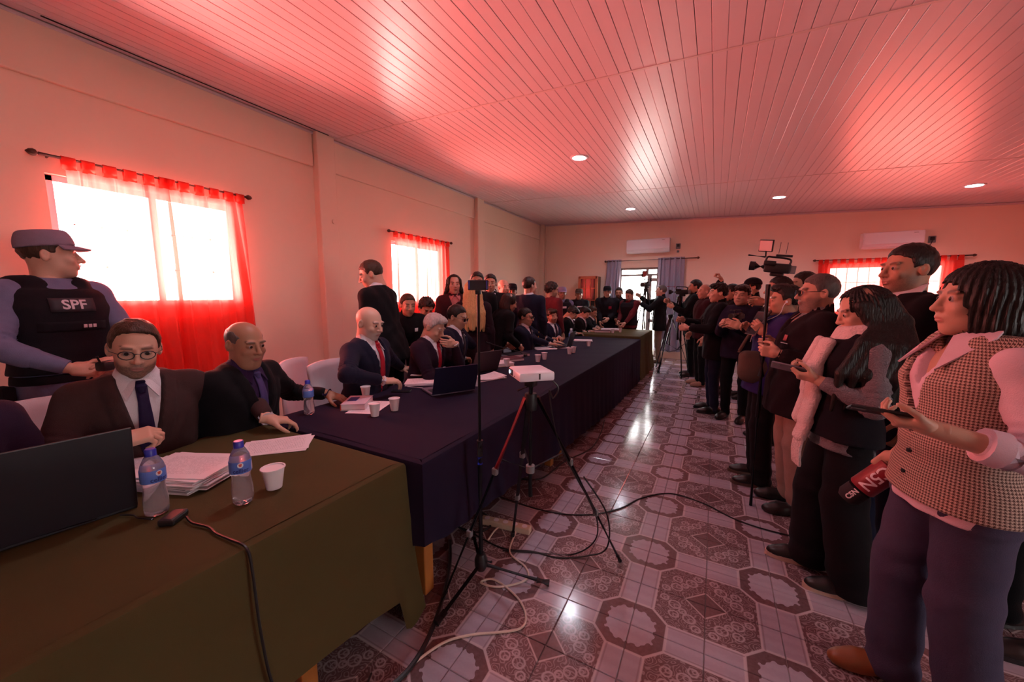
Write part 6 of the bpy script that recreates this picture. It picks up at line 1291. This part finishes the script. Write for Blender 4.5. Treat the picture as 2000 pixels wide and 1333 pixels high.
# ---- nearest woman with the microphone
def hound_mat():
    m = bpy.data.materials.new('houndstooth'); m.use_nodes = True; nt = m.node_tree; S.nt = nt; b = nt.nodes['Principled BSDF']; b.inputs['Roughness'].default_value = 0.85
    tc = nt.nodes.new('ShaderNodeTexCoord'); sp = nt.nodes.new('ShaderNodeSeparateXYZ'); nt.links.new(tc.outputs['Object'], sp.inputs[0])
    x, y, z = [S(o) for o in sp.outputs]; at_ = S.op('ARCTAN2', x, y); u, w = at_ * 0.17, z
    fx = S.op('FRACT', u * 110.0 + 50.0); fz = S.op('FRACT', w * 110.0); dg = S.op('FRACT', (u + w) * 220.0 + 50.0).gt(0.5)
    a, b_ = fx.gt(0.5), fz.gt(0.5); same = a * b_; diff = (a - b_).abs()
    dark = same.max(diff * dg)
    nt.links.new(mixc(dark, (0.55, 0.40, 0.33), (0.085, 0.04, 0.032)), b.inputs['Base Color']); return m
p41 = person('woman with a black bob, houndstooth vest and jeans in the right foreground', at(1912, 592, Y=1.78), 192, sex='f', top='shirt', topc=C_PINK, legc=C_JEANS, legw=0.030, skin=(0.50, 0.29, 0.21), hairs='bob', hairc='black', hairt=0.012, pitch=-2, yaw=-6, lips=0.05, Lw=at(1822, 838, Y=1.52), Rw=at(1752, 890, Y=1.98), lh='hold', rh='grip', ld=(-0.95, 0.1, 0.05), ln=(-0.1, 0.35, 0.9), rd=(-0.55, 0.0, -0.75), rn=(0.3, 0.9, -0.2), lpole=(-0.4, -0.7, -0.9), shoec=M_TANSHOE, step=0.05, fat=0.05, res=0.0075, hem=-0.105, wide=1.02, openneck=0.33)
for s in (1, -1):
    e, w = p41['el'][s], p41['wr'][s]; d = w - e; MB().tube([e + d * 0.30, e + d * 0.40, e + d * 0.56], [0.050, 0.054, 0.050], 16).build('rolled_cuff', C_PINK, p41['root'], True)
v41 = vest(p41, 0.030, -0.07, 0.46, hound_mat(), 'houndstooth_vest', vb=0.20)
T = p41['T']
for s in (1, -1): solidify(MB().add([T.pt(s * 0.066, -0.045, 0.572), T.pt(s * 0.030, 0.078, 0.510), T.front(s * 0.085, 0.40, 0.052), T.pt(s * 0.118, 0.03, 0.512)], [(0, 1, 2, 3)] if s > 0 else [(3, 2, 1, 0)]).build('collar', C_PINK, p41['root'], fix=False), 0.006)
for z in (0.17, 0.09, 0.01): MB().tube([T.front(0.0, z, 0.030), T.front(0.0, z, 0.036)], 0.008, 10).build('button', M_BLACK, v41)
d = p41['wr'][1] - p41['el'][1]; ring(p41['wr'][1] - d / np.linalg.norm(d) * 0.02, d, 0.027, 0.006).build('bracelet', mat('red_string', (0.5, 0.02, 0.02), 0.6), p41['root'])
p42 = person('person in black mostly cut off by the right edge behind the nearest woman', at(2110, 560, Y=2.35), 190, top='coat', topc=C_BLACK, vopen=None, skin='mid', hairs='short', hairc='black', sole=M_BLACK)
# ---- microphone with red flag in her right hand
mp = Vector(at(1756, 905, Y=1.98)); md = (Vector(at(1660, 968, Y=2.0)) - mp).normalized(); mic = empty('handheld_microphone', mp, 0, 'red and black press microphone lettered C5N hanging from the woman\'s hand', 'microphone'); mic.rotation_euler = md.to_track_quat('Z', 'Y').to_euler()
MB().tube([(0, 0, -0.07), (0, 0, 0.06)], [0.014, 0.017], 14).build('handle', M_BLACK, mic, True); MB().tube([(0, 0, 0.02), (0, 0, 0.03), (0, 0, 0.165), (0, 0, 0.17)], [0.040, 0.046, 0.046, 0.042], 28).build('red_flag', mat('flag_red', (0.22, 0.010, 0.020), 0.4), mic, True); MB().tube([(0, 0, 0.168), (0, 0, 0.18), (0, 0, 0.225), (0, 0, 0.245), (0, 0, 0.25)], [0.036, 0.042, 0.042, 0.030, 0.008], 24).build('foam', mat('foam_black', (0.02, 0.012, 0.016), 0.9), mic, True)
inv = mic.rotation_euler.to_matrix().inverted(); tc_ = inv @ (Vector((0, 0, CAM_H)) - mp); a0 = math.atan2(tc_.y, tc_.x); up = inv @ Vector((0, 0, 1)); sg = 1 if (-math.sin(a0) * up.x + math.cos(a0) * up.y) > 0 else -1
for txt, sz, z0, rr, e in (('C5N', 0.062, 0.095, 0.0475, -1), ('C5N', 0.026, 0.203, 0.0435, 1)):   # big letters hang upside down, small ones upright
    vs, fs = text_verts(txt, sz, 0.001)
    MB().add([(rr * math.cos(a0 + e * sg * v.y / rr), rr * math.sin(a0 + e * sg * v.y / rr), z0 - e * v.x) for v in vs], fs).build('lettering', mat('flag_white', (0.75, 0.66, 0.70), 0.5), mic, fix=False)
# ---- phones and a tablet in hands
def hphone(p, s, label, roll=0, size=(0.073, 0.150, 0.009), along=0.095, down=0.03, m=M_BLACK, pitch=0):
    c = held(p, s, along, down); B = wbasis(p, s); o = phone('phone', c, (0, 0, 0), label, m, size); o.rotation_euler = (B @ Matrix.Rotation(R_(roll), 3, 'Y') @ Matrix.Rotation(R_(180 + pitch), 3, 'Y')).to_euler(); return o
hphone(p41, -1, 'black phone in the left hand of the woman with the microphone', along=0.12, down=0.026)
hphone(p39, -1, 'grey phone in the hands of the woman with the scarf', along=0.13, down=0.03, m=mat('phone_grey', (0.16, 0.16, 0.20), 0.4))
tb = empty('tablet', at(1478, 632, Y=3.44), 0, 'grey tablet held up by the young man in the blue jacket', 'tablet'); tb.rotation_euler = (R_(62), R_(0), R_(-62)); MB().box((0, 0, 0), (0.13, 0.20, 0.010), bev=0.004).build('case', mat('tablet_grey', (0.14, 0.12, 0.13), 0.5), tb, True); MB().box((0, 0, 0.0058), (0.12, 0.19, 0.001)).build('screen', mat('phone_screen', (0.02, 0.02, 0.03), 0.08), tb)
# earphones of the young man
H = p36['H']; MB().tube(spline([H((-0.084, 0.004, -0.006)), H((-0.086, 0.02, -0.03)), H((-0.080, 0.045, -0.10)), p36['T'].front(-0.07, 0.42, 0.05), p36['T'].front(-0.01, 0.34, 0.045), p36['T'].front(0.02, 0.25, 0.045)]), 0.0028, 6).build('earphone_cord', M_WHITE, p36['root'], True); MB().box(H((-0.084, 0.004, -0.004)), (0.010, 0.014, 0.018), bev=0.004).build('earphone', M_WHITE, p36['root'], True)
bg_ = empty('shoulder_bag', at(1478, 715, Y=3.42), R_(10), 'taupe cloth bag slung at the hip of the young man in blue', 'bag'); g = Grid((-0.19, -0.12, -0.17), (0.19, 0.12, 0.17), 0.012); g.rbox((0, 0, 0), (0.125, 0.065, 0.115), 0.05); g.ell((0.0, -0.04, -0.04), (0.12, 0.05, 0.09), k=0.05); v, f = g.mesh(); link('pouch', np_mesh('pouch', [(v, f)], C_TAUPE), None, bg_); MB().tube(spline([(-0.13, 0.0, 0.10), (-0.05, 0.03, 0.25), (0.08, 0.06, 0.42), (0.16, 0.10, 0.50)]), 0.012, 8).build('strap', C_TAUPE, bg_, True)
# ---- cameras
def video_camera(c, heading, label, s=1.0, light=None, pitch=0, name='video_camera', antenna=False, red=None):
    """lens looks along heading"""
    r = empty(name, c, R_(heading - 90), label, 'camera'); r.rotation_euler = (R_(pitch), 0, R_(heading - 90)); k = s
    MB().box((0, -0.02 * k, 0), (0.10 * k, 0.26 * k, 0.11 * k), bev=0.015 * k).build('body', M_BLACK, r, True); MB().tube([(0, 0.10 * k, 0.005 * k), (0, 0.20 * k, 0.005 * k), (0, 0.205 * k, 0.005 * k), (0, 0.26 * k, 0.005 * k)], [0.042 * k, 0.042 * k, 0.052 * k, 0.055 * k], 18).build('lens', M_BLACK, r, True); MB().tube([(0, 0.262 * k, 0.005 * k), (0, 0.263 * k, 0.005 * k)], 0.046 * k, 18).build('lens_glass', mat('cabinet_glass', (0.05, 0.04, 0.035), 0.08), r)
    MB().tube(spline([(0, -0.13 * k, 0.05 * k), (0, -0.12 * k, 0.11 * k), (0, 0.05 * k, 0.125 * k), (0, 0.10 * k, 0.12 * k), (0, 0.11 * k, 0.06 * k)], 5), 0.011 * k, 8).build('top_handle', M_BLACK, r, True); MB().box((-0.07 * k, 0.06 * k, 0.05 * k), (0.05 * k, 0.12 * k, 0.05 * k), bev=0.008 * k).build('viewfinder', M_BLACK, r, True); MB().box((0, -0.17 * k, -0.005 * k), (0.07 * k, 0.06 * k, 0.09 * k), bev=0.008 * k).build('battery', M_GREY, r)
    MB().tube([(0, 0.12 * k, 0.12 * k), (0, 0.30 * k, 0.13 * k)], 0.011 * k, 8).build('shotgun_microphone', red or M_BLACK, r, True); MB().box((0, -0.03 * k, -0.075 * k), (0.07 * k, 0.14 * k, 0.04 * k), bev=0.012 * k).build('shoulder_pad', M_BLACK, r)
    if light is not None:
        MB().tube([(0, 0.12 * k, 0.12 * k), (0, 0.13 * k, 0.19 * k)], 0.008 * k, 8).build('light_arm', M_BLACK, r, True); RP = Matrix.Rotation(R_(75), 3, 'Z') @ Matrix.Rotation(R_(-14), 3, 'X'); pc = Vector((0, 0.14 * k, 0.25 * k)); lp = MB().box(pc, (0.15 * k, 0.03 * k, 0.14 * k), rot=RP, bev=0.006 * k).build('light_panel', M_BLACK, r); MB().box(pc + RP @ Vector((0, 0.0155 * k, 0)), (0.13 * k, 0.003, 0.12 * k), rot=RP).build('diffuser', light, lp)
    if antenna:
        MB().box((0.0, -0.06 * k, 0.146 * k), (0.07 * k, 0.16 * k, 0.022 * k), bev=0.004 * k).build('receiver', M_BLACK, r)
        for yy in (0.0, -0.07): MB().tube([(0.02 * k, yy * k, 0.17 * k), (0.02 * k, yy * k + 0.004, 0.30 * k)], 0.0022, 6).build('antenna', M_BLACK, r)
    return r
video_camera(at(1514, 524, Y=4.62), 172, 'big shoulder camera with a light panel raised above the crowd', light=mat('panel_pink', (0.75, 0.55, 0.55), 0.6), pitch=8, antenna=True, s=0.85)
video_camera(at(1262, 556, Y=8.95), -100, 'tripod camera in front of the bright doorway', 0.95, mat('panel_red', (0.45, 0.08, 0.08), 0.6), -4)
video_camera(at(1330, 571, Y=7.65), 186, 'camera with a red microphone held by the black-haired cameraman', 0.8, None, 0, red=C_RED)
video_camera(at(1385, 640, Y=5.5), 190, 'rigged camera held at chest height by the young cameraman', 0.85)
video_camera(at(1441, 618, Y=4.85), 240, 'small camera held by the man in the dark hooded jacket', 0.55)
def tripod(c, top, spread, label, a0=0.3):
    r = empty('tripod', (c[0], c[1], 0), a0, label, 'tripod'); MB().tube([(0, 0, top * 0.45), (0, 0, top)], 0.018, 10).build('centre_column', M_BLACKM, r, True); MB().lathe([(0.0, top - 0.09), (0.045, top - 0.085), (0.05, top - 0.02), (0.03, top), (0.0, top)], n=16).build('head', M_BLACK, r, True); MB().tube([(0, 0, top - 0.06), (0.06, -0.22, top - 0.2)], 0.008, 8).build('pan_handle', M_BLACK, r, True)
    for k in range(3):
        t = 2 * math.pi * k / 3; ex, ey = spread * math.cos(t), spread * math.sin(t); lg = MB().tube([(ex * 0.08, ey * 0.08, top - 0.07), (ex * 0.55, ey * 0.55, top * 0.45)], 0.016, 8).build('leg', M_BLACKM, r, True); MB().tube([(ex * 0.5, ey * 0.5, top * 0.5), (ex, ey, 0.02)], 0.011, 8).build('lower_section', M_BLACKM, lg, True); MB().tube([(ex * 0.98, ey * 0.98, 0.03), (ex, ey, 0.005)], 0.018, 8).build('foot', M_BLACK, lg, True); MB().tube([(ex * 0.6, ey * 0.6, top * 0.4), (0, 0, top * 0.33)], 0.006, 6).build('spreader', M_BLACKM, lg, True)
    return r
c0 = at(1262, 556, Y=8.95); tripod(c0, c0[2] - 0.08, 0.42, 'tall tripod under the camera before the doorway', 0.5)
tripod(at(1306, 690, Y=8.1), 1.15, 0.40, 'empty black tripod standing by the lilac drape', 0.2)
c1 = at(1330, 571, Y=7.65); tripod((c1[0] - 0.02, c1[1] + 0.05), c1[2] - 0.07, 0.34, 'tripod under the camera with the red microphone', 0.9)
mo = empty('monopod', at(1489, 700, Y=3.06)[:2] + (0,), 0, 'tall black pole held upright by the bearded man in glasses', 'pole'); MB().tube([(0, 0, 0.0), (0, 0, 0.7)], 0.011, 10).build('lower_section', M_BLACKM, mo, True); MB().tube([(0, 0, 0.66), (0, 0, 1.58)], 0.016, 10).build('upper_section', M_BLACKM, mo, True); MB().tube([(0, 0, 0.95), (0, 0, 1.1)], 0.021, 10).build('grip', M_BLACK, mo, True)
# ---- repeats carry one group per kind
seated_roots = {tuple(round(c, 3) for c in lc[:2]) for lc, hd in SEATED}
GROUPS = {'curtain': 'curtains at the windows and doorway', 'curtain rod': 'curtain rods over the windows', 'air conditioner': 'wall air conditioners', 'socket': 'wall sockets by the air conditioners', 'papers': 'papers on the tables', 'paper': 'loose sheets on the tables', 'folder': 'files on the tables', 'laptop': 'laptops on the tables', 'phone': 'phones in the hall', 'pen': 'pens at the table', 'cable': 'cables on the floor', 'camera': 'press cameras', 'tripod': 'camera tripods', 'tablecloth': 'cloths over the row of tables', 'microphone': 'microphones'}
for o in bpy.data.objects:
    if o.parent is None and o.get('category') and not o.get('group') and not o.get('kind'):
        c = o['category']
        if c == 'person': o['group'] = 'people seated along the table' if tuple(round(k, 3) for k in o.location[:2]) in seated_roots else 'people standing in the hall'
        elif c in GROUPS: o['group'] = GROUPS[c]
